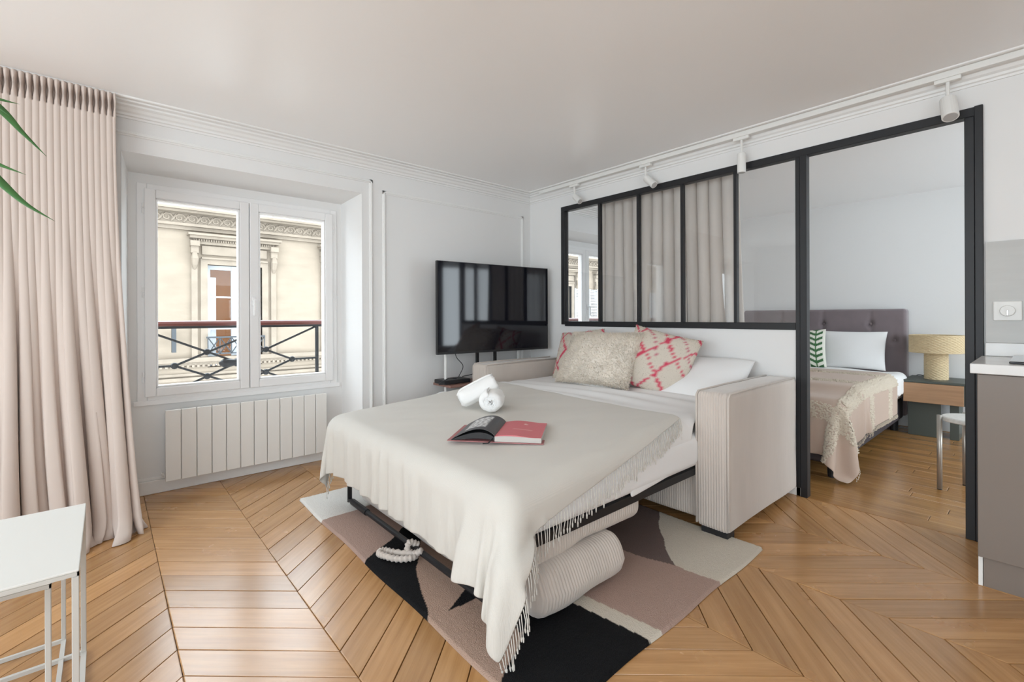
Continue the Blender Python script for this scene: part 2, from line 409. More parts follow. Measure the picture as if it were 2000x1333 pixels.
# baseboards
struct(G().bbox(.11, 1.44, YN - .018, YN, 0, .085, .004).bbox(.11, 1.44, YN - .011, YN, .085, .105, .004).ob('baseboard_window', M['trim']))
struct(G().bbox(1.50, XB, YA - .016, YA, 0, .12, .004).bbox(-.8, .07, YA - .016, YA, 0, .12, .004).ob('baseboard_back', M['trim']))
struct(G().bbox(XB - .012, XB, .965, 1.2, 0, .055, .004).bbox(XB - .012, XB, 1.2, YA, 0, .055, .004).ob('baseboard_partition', M['trim']))
struct(G().bbox(XC - .016, XC, YF, YA, 0, .1, .004).ob('baseboard_bedroom', M['trim']))

# ---- windows: frame, two sashes with panes, hinges, handle
def window(idx, x0, x1, z0, z1, y=YN):
    r = empty('window_%d' % idx, ((x0 + x1) / 2, y, z0)); r['kind'] = 'structure'
    w = .05; g = G()
    g.bbox(x0, x0 + w, y - .012, y + .06, z0, z1, .004).bbox(x1 - w, x1, y - .012, y + .06, z0, z1, .004).bbox(x0 + w, x1 - w, y - .012, y + .06, z0, z0 + w, .004).bbox(x0 + w, x1 - w, y - .012, y + .06, z1 - w, z1, .004)
    g.bbox(x0 - .02, x1 + .02, y - .018, y, z0 - .02, z0 + .012, .003)
    g.ob('frame', M['pvc'], r)
    xm = (x0 + x1) / 2
    for side, (a, b) in enumerate(((x0 + .036, xm - .002), (xm + .002, x1 - .036))):
        za, zb = z0 + .034, z1 - .034; s = .058; g = G(); y0, y1 = y - .03, y + .035
        g.bbox(a, a + s, y0, y1, za, zb, .006).bbox(b - s, b, y0, y1, za, zb, .006).bbox(a + s, b - s, y0, y1, za, za + s, .006).bbox(a + s, b - s, y0, y1, zb - s, zb, .006)
        so = g.ob('sash', M['pvc'], r)
        g = G(); q = .011
        g.bbox(a + s, a + s + q, y0 + .006, y1, za + s, zb - s, .004).bbox(b - s - q, b - s, y0 + .006, y1, za + s, zb - s, .004).bbox(a + s, b - s, y0 + .006, y1, za + s, za + s + q, .004).bbox(a + s, b - s, y0 + .006, y1, zb - s - q, zb - s, .004)
        g.ob('glazing_bead', M['pvc'], so)
        G().box(a + s + .004, b - s - .004, y + .006, y + .010, za + s + .004, zb - s - .004).ob('pane', M['glass'], so)
        hx = x0 + .03 if side == 0 else x1 - .03
        for hz in (z0 + .16, (z0 + z1) / 2, z1 - .16):
            h = G().tube([(hx, y - .02, hz - .032), (hx, y - .02, hz - .003)], .006).tube([(hx, y - .02, hz + .003), (hx, y - .02, hz + .032)], .006)
            h.ob('hinge', M['pvc'], so)
    hm = G().bbox(xm + .012, xm + .036, y - .042, y - .028, 1.2, 1.27, .004).tube([(xm + .024, y - .04, 1.24), (xm + .024, y - .075, 1.24)], .008).bbox(xm + .014, xm + .034, y - .085, y - .07, 1.13, 1.25, .006)
    hm.ob('handle', M['metal'] if idx == 9 else M['pvc'], r)
    return r
for i, (n0, n1, _) in enumerate(NI): window(i + 1, n0 + .08, n1 - .08, .585, 1.975)
# frame of the added, unseen window in the left wall
r = empty('window_4', (XL - .07, .5, ADDED_LW[2])); r['kind'] = 'structure'; g = G()
for yy in (ADDED_LW[0], -.55, .5, 1.55, ADDED_LW[1]): g.box(XL - .1, XL - .04, yy - .03, yy + .03, ADDED_LW[2], ADDED_LW[3])
g.box(XL - .1, XL - .04, ADDED_LW[0], ADDED_LW[1], ADDED_LW[2], ADDED_LW[2] + .05).box(XL - .1, XL - .04, ADDED_LW[0], ADDED_LW[1], ADDED_LW[3] - .05, ADDED_LW[3]); g.ob('frame', M['pvc'], r)
for n0, n1, _ in NI: portal(((n0 + n1) / 2, YO + .02, 1.28), (math.radians(-90), 0, 0), 1.25, 1.4)
for i, (a, b_, c_, d_) in enumerate(ADDED_FW):
    r = empty('window_%d' % (5 + i), ((a + b_) / 2, YF - .07, c_)); r['kind'] = 'structure'; g = G().box(a, b_, YF - .1, YF - .04, c_, c_ + .05).box(a, b_, YF - .1, YF - .04, d_ - .05, d_)  # frames of the added front windows, out of view
    for q in np.linspace(a, b_, 4): g.box(q - .03, q + .03, YF - .1, YF - .04, c_, d_)
    g.ob('frame', M['pvc'], r); portal(((a + b_) / 2, YF - .16, (c_ + d_) / 2), (math.radians(90), 0, 0), b_ - a, d_ - c_)
portal((XL - .16, .5, 1.35), (0, math.radians(-90), 0), 1.6, 4.2)

# ---- black steel glazed partition
gp = empty('glazed_partition', (XB + .04, 1.6, 0), 'black steel framed interior glass partition with five panes above the low white wall', 'partition')
fx0, fx1 = XB - .012, XB + .046
g = G().bbox(fx0, fx1, .195, 3.0, PT - .045, PT, .002, 1).bbox(fx0, fx1, 2.955, 3.0, 1.045, PT - .045, .002, 1).bbox(fx0, fx1, 1.02, 2.955, 1.03, 1.075, .002, 1)
g.ob('outer_frame', M['black'], gp)
g = G().bbox(fx0, fx1, .995, 1.02, 0, PT - .045, .002, 1).bbox(fx0 - .006, fx1 - .006, .957, .9945, 0, PT - .04, .002, 1); g.ob('door_post', M['black'], gp)
g = G().bbox(fx0, fx1, .226, .262, 0, PT - .045, .002, 1).bbox(fx0 - .006, fx1 - .006, .195, .2255, 0, PT + .002, .002, 1); g.ob('door_post', M['black'], gp)
ym = [1.02, 1.391, 1.782, 2.163, 2.556, 2.955]
for y in ym[1:-1]: G().bbox(fx0 + .004, fx1 - .012, y - .010, y + .010, 1.07, PT - .04, .002, 1).ob('mullion', M['black'], gp)
for a, b in zip(ym[:-1], ym[1:]): G().box(XB + .010, XB + .016, a + .006, b - .006, 1.07, PT - .04).ob('pane', M['pglass'], gp)
G().bbox(fx0 + .002, XB + .05, .262, .957, -.002, .004, .001, 1).ob('threshold', M['floor2'], gp)

# ================================================================== OUTSIDE
M['stone'] = mat('limestone', (.215, .178, .138), .85, .1, bump=(8, .3, .02), var=(1.3, .10, (1, 1, 3)))
M['stone2'] = mat('limestone_trim', (.20, .167, .132), .85, .1, bump=(14, .4, .02), var=(3, .12))
M['zinc'] = mat('zinc_roof', (.42, .45, .48), .5, .4)
M['dark_glass'] = mat('dark_window_glass', (.05, .055, .065), .08, .6)
M['ironblue'] = mat('painted_iron', (.03, .035, .04), .5, .4)
M['shutter'] = mat('shutter_paint', (.36, .38, .40), .5, .3)
M['warm_in'] = mat('warm_room_wall', (.30, .13, .05), .8, .1)
M['street'] = mat('pale_paving', (.42, .41, .39), .9, .1)
struct(G().box(-40, 45, YO, 13.2, -9.2, -9.0).ob('ground', M['street']))
YB = 13.0
bd = empty('apartment_building', (2.4, YB, -9), 'cream limestone apartment building across the street seen through the window', 'building')
pitch = 2.92; bays = [2.4 + pitch * k for k in range(-7, 7)]
XA0, XA1 = bays[0] - pitch / 2, bays[-1] + pitch / 2
g = G()
for b in bays:
    g.box(b - pitch / 2, b - .58, YB, YB + .5, -9, 3.3).box(b + .58, b + pitch / 2, YB, YB + .5, -9, 3.3).box(b - .58, b + .58, YB, YB + .5, 2.38, 3.3).box(b - .58, b + .58, YB, YB + .5, -2.0, -.05).box(b - .58, b + .58, YB, YB + .5, -9, -4.4)
g.ob('wall', M['stone'], bd)
g = G().box(XA0, XA1, YB - .08, YB + .1, 3.14, 3.22).box(XA0, XA1, YB - .16, YB + .1, 3.22, 3.28).box(XA0, XA1, YB - .10, YB + .1, 3.28, 3.50).box(XA0, XA1, YB - .32, YB + .1, 3.50, 3.55).box(XA0, XA1, YB - .4, YB + .1, 3.55, 3.60)
g.ob('cornice', M['stone2'], bd)
g = G(); xx = XA0 + .1
while xx < XA1 - .1:
    if -6 < xx < 12 or xx > 12:
        t = np.linspace(0, 2 * PI * 1.15, 9); rr = .025 + .075 * (1 - t / t.max())
        g.tube(np.stack([xx + rr * np.cos(t) * 1.1, np.full(9, YB - .115), 3.39 + rr * np.sin(t)], 1), .02, 5)
        g.tube([(xx + .07, YB - .115, 3.30), (xx + .12, YB - .125, 3.38), (xx + .17, YB - .115, 3.48)], (.012, .028, .008), 5)
    xx += .235
o = g.ob('scroll_frieze', M['stone2'], bd); o['kind'] = 'stuff'
G().hexa([(XA0, YB - .05, 3.6), (XA1, YB - .05, 3.6), (XA1, YB + 2, 3.6), (XA0, YB + 2, 3.6), (XA0, YB + .5, 4.6), (XA1, YB + .5, 4.6), (XA1, YB + 2, 4.6), (XA0, YB + 2, 4.6)]).ob('roof', M['zinc'], bd)
g = G().box(XA0, XA1, YB - .14, YB + .1, .10, .20).box(XA0, XA1, YB - .08, YB + .1, .02, .10).box(XA0, XA1, YB - .05, YB + .1, -.22, -.16).box(XA0, XA1, YB - .12, YB + .1, -.32, -.25); g.ob('string_course', M['stone2'], bd)
g = G(); xx = XA0
while xx < XA1: g.box(xx, xx + .05, YB - .1, YB, -.02, .04); xx += .1
o = g.ob('dentil_row', M['stone2'], bd); o['kind'] = 'stuff'
def bay(b, near):
    S = lambda gg, n, m, p=bd: gg.ob(n, m, p)
    g = G().box(b - .72, b - .58, YB - .05, YB + .12, .2, 2.38).box(b + .58, b + .72, YB - .05, YB + .12, .2, 2.38).box(b - .72, b + .72, YB - .05, YB + .12, 2.38, 2.52).box(b - .70, b + .70, YB - .09, YB, 2.5, 2.54)
    S(g, 'window_surround', M['stone2'])
    g = G().box(b - .98, b + .98, YB - .28, YB, 3.02, 3.07).box(b - .94, b + .94, YB - .22, YB, 2.96, 3.02).box(b - .86, b + .86, YB - .1, YB, 2.84, 2.96).bbox(b - .7, b + .7, YB - .05, YB, 2.60, 2.82, .02)
    if near:
        for k in range(34): g.box(b - .82 + k * .049, b - .795 + k * .049, YB - .14, YB, 2.90, 2.95)
    S(g, 'entablature', M['stone2'])
    for s in (-1, 1):
        c = b + s * .84
        g = G().box(c - .06, c + .06, YB - .06, YB, .2, 2.84).box(c - .09, c + .09, YB - .2, YB, 2.78, 2.9).box(c - .075, c + .075, YB - .14, YB, 2.62, 2.78).tube([(c, YB - .12, 2.62), (c, YB - .16, 2.5), (c, YB - .10, 2.36), (c, YB - .05, 2.26)], (.05, .075, .06, .03), 8)
        S(g, 'console', M['stone2'])
    y = YB + .22
    g = G().box(b - .58, b - .50, y - .04, y + .04, -.05, 2.38).box(b + .50, b + .58, y - .04, y + .04, -.05, 2.38).box(b - .06, b + .06, y - .05, y + .04, -.05, 2.38).box(b - .5, b + .5, y - .04, y + .04, 2.28, 2.38)
    for zz in (1.62, .86): g.box(b - .5, b + .5, y - .02, y + .02, zz - .02, zz + .02)
    wo = S(g, 'window', M['shutter'])
    for s in (-1, 1):
        g = G().box(b + min(s * .06, s * .5), b + max(s * .06, s * .5), y + .0, y + .01, -.05, 2.28); g.ob('pane', M['glass'], wo)
    S(G().box(b - .58, b + .58, y + .9, y + .95, -.05, 2.38).box(b - .6, b - .58, y + .1, y + .95, -.05, 2.4).box(b + .58, b + .6, y + .1, y + .95, -.05, 2.4), 'room_behind', M['warm_in'])
    S(G().box(b - .50, b - .36, y + .1, y + .14, -.05, 2.1).box(b + .3, b + .5, y + .1, y + .14, -.05, 2.1), 'inner_curtain', M['shutter'])
    # low iron balcony
    g = G().box(b - .62, b + .62, YB - .14, YB - .10, .64, .68).box(b - .62, b + .62, YB - .13, YB - .11, .26, .29)
    for k in range(5):
        a = b - .6 + k * .24; g.box(a, a + .02, YB - .13, YB - .11, .27, .66)
        g.tube([(a + .02, YB - .12, .29), (a + .24, YB - .12, .64)], .012, 4).tube([(a + .02, YB - .12, .64), (a + .24, YB - .12, .29)], .012, 4)
    g.box(b + .60, b + .62, YB - .13, YB - .11, .27, .66)
    S(g, 'balcony_rail', M['ironblue'])
    if not near:
        for s in (-1, 1):
            c = b + s * .99; g = G().box(c - .27, c - .23, YB - .1, YB - .06, .3, 2.3).box(c + .23, c + .27, YB - .1, YB - .06, .3, 2.3)
            for k in range(30): g.box(c - .23, c + .23, YB - .1, YB - .07, .32 + k * .066, .36 + k * .066)
            S(g, 'shutter', M['shutter'])
for b in bays: bay(b, abs(b - 2.4) < 4)
# hanging street lamp bracket on the facade
g = G().tube([(1.15, YB - .05, .75), (1.15, YB - .25, .75)], .03).box(1.11, 1.19, YB - .3, YB - .16, .35, .95); g.ob('downpipe_bracket', M['ironblue'], bd)

# ---- iron guard rail outside each window
M['handrail'] = mat('varnished_handrail', (.13, .035, .028), .3, .5, bump=(30, .1, .001))
M['iron'] = mat('wrought_iron', (.02, .022, .025), .5, .4)
def guard(n0, n1, label):
    y = 4.0; a, b = n0 + .10, n1 - .15; m = (a + b) / 2 + .0; w = (b - a)
    r = empty('window_guard_rail', (m, y, .5), label, 'railing', 'iron guard rails outside the windows')
    g = G(); sec = [(-.03, -.012), (-.033, .006), (-.022, .02), (0, .025), (.022, .02), (.033, .006), (.03, -.012)]
    V = [(xx, y + p, 1.075 + q) for xx in (a - .1, b + .14) for p, q in sec]; n = len(sec)
    g.add(V, [(i, (i + 1) % n, n + (i + 1) % n, n + i) for i in range(n)] + [tuple(range(n)), tuple(range(n, 2 * n))]); g.ob('handrail', M['handrail'], r)
    X = lambda t: a + t * w
    g = G().box(a - .1, b + .14, y - .016, y + .016, 1.045, 1.062).box(a - .1, b + .14, y - .012, y + .012, .50, .516)
    for xx in (a - .09, b): g.box(xx - .011, xx + .011, y - .011, y + .011, .40, 1.05)
    g.ob('rails_and_posts', M['iron'], r)
    zc = .785
    segs = [((0, 1.05), (1, .52)), ((1, 1.05), (0, .52)), ((.167, zc), (.5, .955)), ((.833, zc), (.5, .955)), ((.167, zc), (.5, .615)), ((.833, zc), (.5, .615)), ((-.08, zc), (.167, zc)), ((.833, zc), (1, zc))]
    for p, q in segs:
        G().tube([(X(p[0]), y, p[1]), (X(q[0]), y, q[1])], .0085, 6).ob('lattice_bar', M['iron'], r)
    for t, z in ((.167, zc), (.333, .873), (.333, .697), (.667, .873), (.667, .697), (.833, zc)):
        G().lathe([(.004, -.016), (.02, -.012), (.024, 0), (.02, .012), (.004, .016)], (X(t), y, z), 12, 'y').ob('rosette', M['iron'], r)
    g = G().lathe([(.004, -.022), (.028, -.016), (.034, 0), (.028, .016), (.004, .022)], (X(.5), y, zc), 12, 'y')
    for s in (-1, 1):
        g.tube([(X(.5), y, zc), (X(.5) + s * .06, y, zc), (X(.5) + s * .095, y, zc), (X(.5) + s * .12, y, zc)], (.02, .034, .03, .008), 8)
    g.ob('medallion', M['iron'], r)
guard(.07, 1.48, 'black wrought iron lattice guard with reddish wooden handrail outside the living room window')
guard(3.76, 5.17, 'black iron guard rail outside the bedroom window behind the glass partition')

# ================================================================== OBJECTS
def weave_bump(m, sx, sy, st=.3, dist=.002, axis=('X', 'Y')):
    nt = m.node_tree; b = nt.nodes['Principled BSDF']; tc = nt.nodes.new('ShaderNodeTexCoord'); out = None
    for ax, s in zip(axis, (sx, sy)):
        w = nt.nodes.new('ShaderNodeTexWave'); w.bands_direction = ax; w.inputs['Scale'].default_value = s; w.inputs['Distortion'].default_value = 1.2; w.inputs['Detail'].default_value = 2
        nt.links.new(tc.outputs['Object'], w.inputs['Vector'])
        if out is None: out = w.outputs['Fac']
        else:
            a = nt.nodes.new('ShaderNodeMath'); a.operation = 'ADD'; nt.links.new(out, a.inputs[0]); nt.links.new(w.outputs['Fac'], a.inputs[1]); out = a.outputs[0]
    bp = nt.nodes.new('ShaderNodeBump'); bp.inputs['Strength'].default_value = st; bp.inputs['Distance'].default_value = dist
    nt.links.new(out, bp.inputs['Height']); nt.links.new(bp.outputs[0], b.inputs['Normal'])
M['curtain'] = mat('blush_linen', (.60, .515, .465), .9, .1, sheen=.2, bump=(260, .15, .001))
M['curtain2'] = mat('greige_voile', (.60, .56, .52), .9, .1, sheen=.1)
M['cord'] = mat('greige_corduroy', (.56, .50, .45), .85, .12, sheen=.35, bump=(3, .35, .006, (14, 14, 1.2)), var=(7, .06))
M['cord_flat'] = mat('greige_velvet', (.56, .50, .45), .85, .12, sheen=.45, bump=(3, .3, .004, (16, 16, 1.5)), var=(6, .07, (1, 1, .3)))
M['linen'] = mat('white_bedding', (.82, .82, .82), .85, .1, sheen=.1, bump=(14, .12, .01))
M['throw'] = mat('ecru_woven_throw', (.60, .575, .53), .92, .08, sheen=.15); weave_bump(M['throw'], 130, 130, .3, .0012)
M['terry'] = mat('white_terry', (.84, .84, .83), .95, .05, sheen=.2, bump=(320, .5, .002))
M['tv'] = mat('tv_screen_gloss', (.006, .006, .010), .06, .6)
M['plastic'] = mat('black_plastic', (.02, .02, .022), .45, .4)

# ---- living room curtain with pinch pleats
def curtain(name, label, x0, x1, bx0, bx1, y, ytop, ztop, zbot, npl, m, amp0, amp1, ybot, per=10, rows=70, along='x', pinch=True, puddle=True, seed=3):
    n = npl * per + 1; t = np.linspace(0, 1, n); v = np.concatenate([np.linspace(0, .09, 30, endpoint=False), np.linspace(.09, 1, rows)]); rs = np.random.default_rng(seed)
    ph0 = t * npl * PI; wob = sum(rs.uniform(.3, 1) * np.sin(t * npl * rs.uniform(.5, 2.2) + rs.uniform(0, 6)) for _ in range(4))
    V = np.zeros((len(v), n, 3))
    for i, q in enumerate(v):
        e = q ** (2.0 if pinch else 1.3); ph = ph0 + wob * .55 * e
        d = q * (ztop - zbot)
        p = 1.0
        if pinch: p = .55 + 6 * math.exp(-((d - .062) / .024) ** 2)
        lob = 2 * np.abs(np.cos(ph)) ** p - 1
        A = amp0 + (amp1 - amp0) * e
        if pinch:
            k2 = min(1, max(0, (q - .25) / .6)); k2 = k2 * k2 * (3 - 2 * k2); lob = lob * (1 - k2 * .75) + k2 * (2 * np.abs(np.cos(ph / 2.6 + 1.5 * np.sin(t * 3.1))) ** .7 - 1)
        mod = 1 + e * .55 * np.sin(t * npl * 1.07 + 2 * np.sin(t * 5))
        xx = (x0 + (x1 - x0) * t) * (1 - e) + (bx0 + (bx1 - bx0) * t) * e
        xx = xx + .35 * A * np.sin(2 * ph) * (1 if not pinch or d > .13 else .2) + .01 * e * np.sin(q * 7 + t * 11)
        yy = y + (ybot - y) * e - A * lob * mod
        z = ztop - d
        if puddle and z < zbot + .10:
            f = (zbot + .10 - z) / .10; yy = yy - .05 * f * f * (1 + .6 * np.sin(t * npl * 1.3)); xx = xx + .03 * f * f * np.sin(t * npl * 2.1 + 1)
        V[i, :, 0] = xx; V[i, :, 1] = yy; V[i, :, 2] = z
    if along == 'y': V = V[..., [1, 0, 2]]
    r = empty(name, (float(V[..., 0].mean()), float(V[..., 1].mean()), zbot), label, 'curtain')
    o = mk('fabric', V.reshape(-1, 3), grid_faces(len(v), n), m, r, True); mods(o, .003)
    return r
cu = curtain('window_curtain', 'tall blush pink pleated curtain beside the living room window', -.66, .045, -.66, .15, 3.315, 3.3, 2.333, .004, 28, M['curtain'], .026, .062, 3.16)
G().bbox(-.9, .05, 3.315, 3.345, 2.326, 2.339, .004).ob('curtain_track', M['white'], cu)
bc = curtain('partition_curtain', 'greige curtain hanging behind the glass partition panes', 1.44, 2.70, 1.37, 2.72, 3.46, 3.46, 2.20, .01, 13, M['curtain2'], .03, .04, 3.46, per=14, along='y', pinch=False, puddle=False, seed=9)
G().bbox(3.44, 3.48, 1.3, 2.9, 2.20, 2.235, .004).ob('curtain_track', M['white'], bc)

# ---- radiator
rd = empty('radiator', (.78, 3.68, .08), 'white panel radiator of twelve flat sections below the window', 'radiator')
sx0, sw = .282, .0838
for i in range(12):
    a = sx0 + i * sw
    G().bbox(a + .0018, a + sw - .0018, 3.645, 3.665, .085, .535, .004).box(a + .02, a + sw - .02, 3.665, 3.70, .1, .52).ob('section', M['rad'], rd)
G().bbox(sx0 + .004, sx0 + 12 * sw - .004, 3.665, 3.712, .11, .515, .004).ob('body', M['rad'], rd)
for xx in (.45, 1.1): G().box(xx, xx + .03, 3.70, 3.752, .15, .48).ob('wall_bracket', M['rad'], rd)
G().tube([(sx0 - .004, 3.69, .12), (sx0 - .012, 3.69, .12)], .012).tube([(sx0 - .01, 3.70, .12), (sx0 - .01, 3.752, .12)], .006).ob('cable_outlet', M['rad'], rd)

# ---- rug
rx0, rx1, ry0, ry1 = .885, 2.36, .885, 3.0
nx, ny = 260, 372
X, Y = np.meshgrid(np.linspace(rx0, rx1, nx), np.linspace(ry0, ry1, ny), indexing='ij')
ip = lambda q, pts: np.interp(q, [p[0] for p in pts], [p[1] for p in pts])
wj = .004 * np.sin(X * 31) + .004 * np.sin(Y * 27)
C = np.zeros((nx, ny, 3))
white, pink, black, tan, cream, brown = (.74, .72, .68), (.44, .31, .26), (.009, .009, .010), (.42, .29, .225), (.66, .60, .51), (.17, .125, .115)
b1 = 2.60 + .05 * (X - .88); b2 = 2.02 + (X - .87) * .66; b3 = ip(X, [(.87, 1.47), (.915, 1.545), (.952, 1.656), (1.026, 1.82), (1.2, 2.06), (2.4, 2.3)])
b4 = ip(X, [(.88, 1.075), (.998, 1.14), (1.068, 1.187), (1.25, 1.34), (1.36, 1.40)])
C[:] = tan
C[Y + wj > b3] = black; C[Y + wj > b2] = pink; C[Y + wj > b1] = white
sl = (X > .965) & (X < 1.35) & (Y + wj > 1.482 - (X - .97) * .02) & (Y < 1.482 + (X - .965) * .55); C[sl] = black
l1 = 1.365 + (1.157 - Y) * .10; l2 = l1 + .07
C[(X < l1) & (Y + wj < b4)] = black
C[(X >= l1) & (X < l2) & (Y < 2.2)] = cream
pb = ip(Y, [(.88, 1.915), (1.073, 1.9), (1.161, 1.878), (1.315, 1.842), (1.9, 1.62), (3, 1.5)])
C[(X >= l2) & (X + wj < pb) & (Y < 2.2)] = pink
bl = ip(X, [(1.9, 1.075), (2.033, 1.215), (2.24, 1.369), (2.4, 1.46)])
C[(X + wj >= pb)] = brown; C[(X + wj >= pb) & (Y + wj < bl)] = cream
Z = .013 + .0022 * RNG.random((nx, ny)); Z[0] = Z[-1] = 0.001; Z[:, 0] = Z[:, -1] = .001
M['rug'] = attr_mat('tufted_wool', rough=.95, bump=(230, .9, .006))
P = np.stack([X + .004 * np.sin(Y * 9), Y + .004 * np.sin(X * 11), Z], -1)
rg = mk('area_rug', P.reshape(-1, 3), grid_faces(nx, ny), M['rug'], None, True); set_col(rg, C.reshape(-1, 3))
tag(rg, 'abstract wool rug in dusty pink, black, brown and cream under the sofa bed', 'rug')

# ---- sofa bed
sb = empty('sofa_bed', (2.2, 2.06, 0), 'greige corduroy sofa bed pulled open with thick square arms', 'sofa bed')
def ribs(axis, pitch, amp, only=None, noise=0.):
    def f(P, N):
        k = {'x': 0, 'y': 1}[axis]
        d = amp * (np.abs(np.sin(P[:, k] * PI / pitch)) ** .7 - .5)
        w = 1 - np.abs(N[:, k]) ** 2
        if only is not None: w = w * np.clip((N @ np.array(only) - .3) / .4, 0, 1)
        return d * w + noise * vnoise(P, 9, 2)
    return f
for (y0, y1) in ((1.012, 1.187), (2.94, 3.118)):
    P, Fc = roundbox(2.29, 3.235, y0, y1, .045, .735, .028, (.05, .0026, .05), ribs('y', .0135, .008, (-1, 0, 0), .004))
    s = (P[:, 2] - .045) / .69; P[:, 0] += .0
    ao = mk('arm', P, Fc, M['cord_flat'], sb, True)
    fr = [(2.286, y0 + .004), (2.286, y1 - .004)]
    for yy in (y0 + .006, y1 - .006):
        G().tube([(2.292, yy, .06), (2.289, yy, .40), (2.293, yy, .715), (2.31, yy, .733), (2.6, yy, .738), (3.2, yy, .736)], .006, 6).ob('piping', M['cord_flat'], ao, True)
    G().bbox(2.31, 2.39, y0 + .02, y1 - .02, 0.0, .05, .004).ob('foot', M['plastic'], sb)
P, Fc = roundbox(2.335, 2.42, 1.187, 2.94, .06, .40, .025, (.05, .004, .05), ribs('y', .0135, .006, (-1, 0, 0), .003)); mk('base_panel', P, Fc, M['cord'], sb, True)
P, Fc = roundbox(3.06, 3.235, 1.187, 2.94, .1, .715, .04, .06, lambda P, N: .006 * vnoise(P, 8, 5)); mk('backrest', P, Fc, M['cord_flat'], sb, True)
P, Fc = roundbox(1.0, 3.05, 1.175, 2.78, .335, .515, .05, .06); mk('mattress', P, Fc, M['linen'], sb, True)
xf = 1.085
g = G()
for yy in (1.195, 2.705):
    g.box(xf - .012, xf + .012, yy - .006, yy + .006, .03, .335)
g.tube([(xf, 1.195, .043), (xf, 2.705, .043)], .0135, 10)
for yy in (1.34, 2.56): g.tube([(xf, yy - .1, .043), (xf, yy + .1 if yy > 2 else yy + .02, .043)], .018, 10)
g.ob('foot_leg_bar', M['black'], sb)
g = G()
for yy in (1.2, 2.69): g.box(1.03, 2.45, yy - .012, yy + .012, .30, .335)
g.box(1.03, 1.06, 1.2, 2.69, .30, .335).box(1.7, 1.74, 1.2, 2.69, .30, .335); g.ob('bed_frame', M['black'], sb)
g = G().box(2.3, 2.44, 1.2, 1.26, .36, .44).tube([(2.36, 1.21, .33), (2.25, 1.21, .40), (2.42, 1.21, .46)], .012); g.ob('folding_mechanism', M['black'], sb)
# the seat front folds under the frame: two ribbed cushions
def fold(P, N):
    return ribs('x', .0145, .009)(P, N) + .012 * vnoise(P, 10, 4)
P, Fc = roundbox(1.12, 1.84, 1.215, 2.68, .185, .335, .05, (.0034, .07, .03), fold)
P[:, 2] += -.05 * np.clip((1.25 - P[:, 0]) / .2, 0, 1) * .2 + .03 * np.sin((P[:, 0] - 1.1) * 4) ; P[:, 2] += .05 * (P[:, 0] - 1.5)
mk('folded_cushion', P, Fc, M['cord'], sb, True)
P, Fc = roundbox(1.135, 1.64, 1.175, 2.68, .03, .215, .05, (.0034, .07, .03), fold)
P[:, 2] = .028 + (P[:, 2] - .028) * (1 - .18 * (P[:, 0] - 1.2)); P[:, 1] += -.03 * np.exp(-((P[:, 2] - .11) / .05) ** 2) * (P[:, 1] < 1.5)
lo = mk('folded_cushion', P, Fc, M['cord'], sb, True)
g = G(); t = np.linspace(0, 2 * PI, 40)
g.tube(np.stack([1.155 + .005 * np.sin(t * 3), 1.19 + 0 * t, .115 + 0 * t], 1)[:2], .004)
rope = np.array([(1.10, 1.93, .055), (1.06, 1.94, .075), (1.045, 1.93, .045), (1.07, 1.90, .03), (1.03, 1.88, .035), (.985, 1.92, .032), (.955, 1.975, .034), (.945, 2.015, .034), (.97, 2.025, .036), (1.0, 1.98, .034), (1.05, 1.90, .04), (1.08, 1.86, .06)])
def spline(P, k=8):
    P = np.asarray(P, float); n = len(P); out = []
    Q = np.vstack([2 * P[0] - P[1], P, 2 * P[-1] - P[-2]])
    for i in range(n - 1):
        a, b, c, d = Q[i:i + 4]
        for s in np.linspace(0, 1, k, endpoint=False): out.append(.5 * (2 * b + (c - a) * s + (2 * a - 5 * b + 4 * c - d) * s * s + (3 * b - a - 3 * c + d) * s ** 3))
    out.append(P[-1]); return np.array(out)
rp = spline(rope, 12); G().tube(rp, .0135 + .003 * np.sin(np.arange(len(rp)) * 1.6), 10).ob('fabric_tie', M['cord'], sb, True)

# ---- white duvet and woven throw: draped cloth
arms = [((2.29, 3.235, 1.0, 1.187, -.2, .735), .03), ((2.29, 3.235, 2.94, 3.13, -.2, .735), .03)]
matb = ((.985, 3.1, 1.165, 2.79, .30, .52), .06)
duvb = ((1.0, 3.2, 1.185, 2.90, .20, .524), .07, (1.0, 2.3, .075))
n, m = 70, 84
u = np.linspace(0, 1, n)[:, None]; v = np.linspace(0, 1, m)[None, :]
xx = 1.70 + 1.36 * u + 0 * v; ymin = 1.20 - .20 / (1 + np.exp((xx - 2.22) * 40)); ymax = 2.925 + 0 * xx
P0 = np.stack([xx, ymin + (ymax - ymin) * v, np.full_like(xx, .64)], -1)
P0[..., 1] = 2.06 + (P0[..., 1] - 2.06) * 1.0
D = cloth(P0, [duvb] + arms, 120, 9, eps=.004)
Dq = D.reshape(-1, 3); D[..., 2] += (.011 * np.sin(Dq[:, 0] * 34 + 2.2 * np.sin(Dq[:, 1] * 2.3) + .8 * Dq[:, 1]) * (.5 + .5 * np.sin(Dq[:, 1] * 3.1 + 3 * Dq[:, 0])) + .008 * vnoise(Dq, 5, 1)).reshape(n, m) * np.clip((D[..., 2] - .5) / .05, 0, 1)
dv = mk('duvet', D.reshape(-1, 3), grid_faces(n, m), M['linen'], None, True); mods(dv, .012, 1, -1); tag(dv, 'white cotton duvet spread over the open sofa bed', 'duvet')
n, m = 88, 118
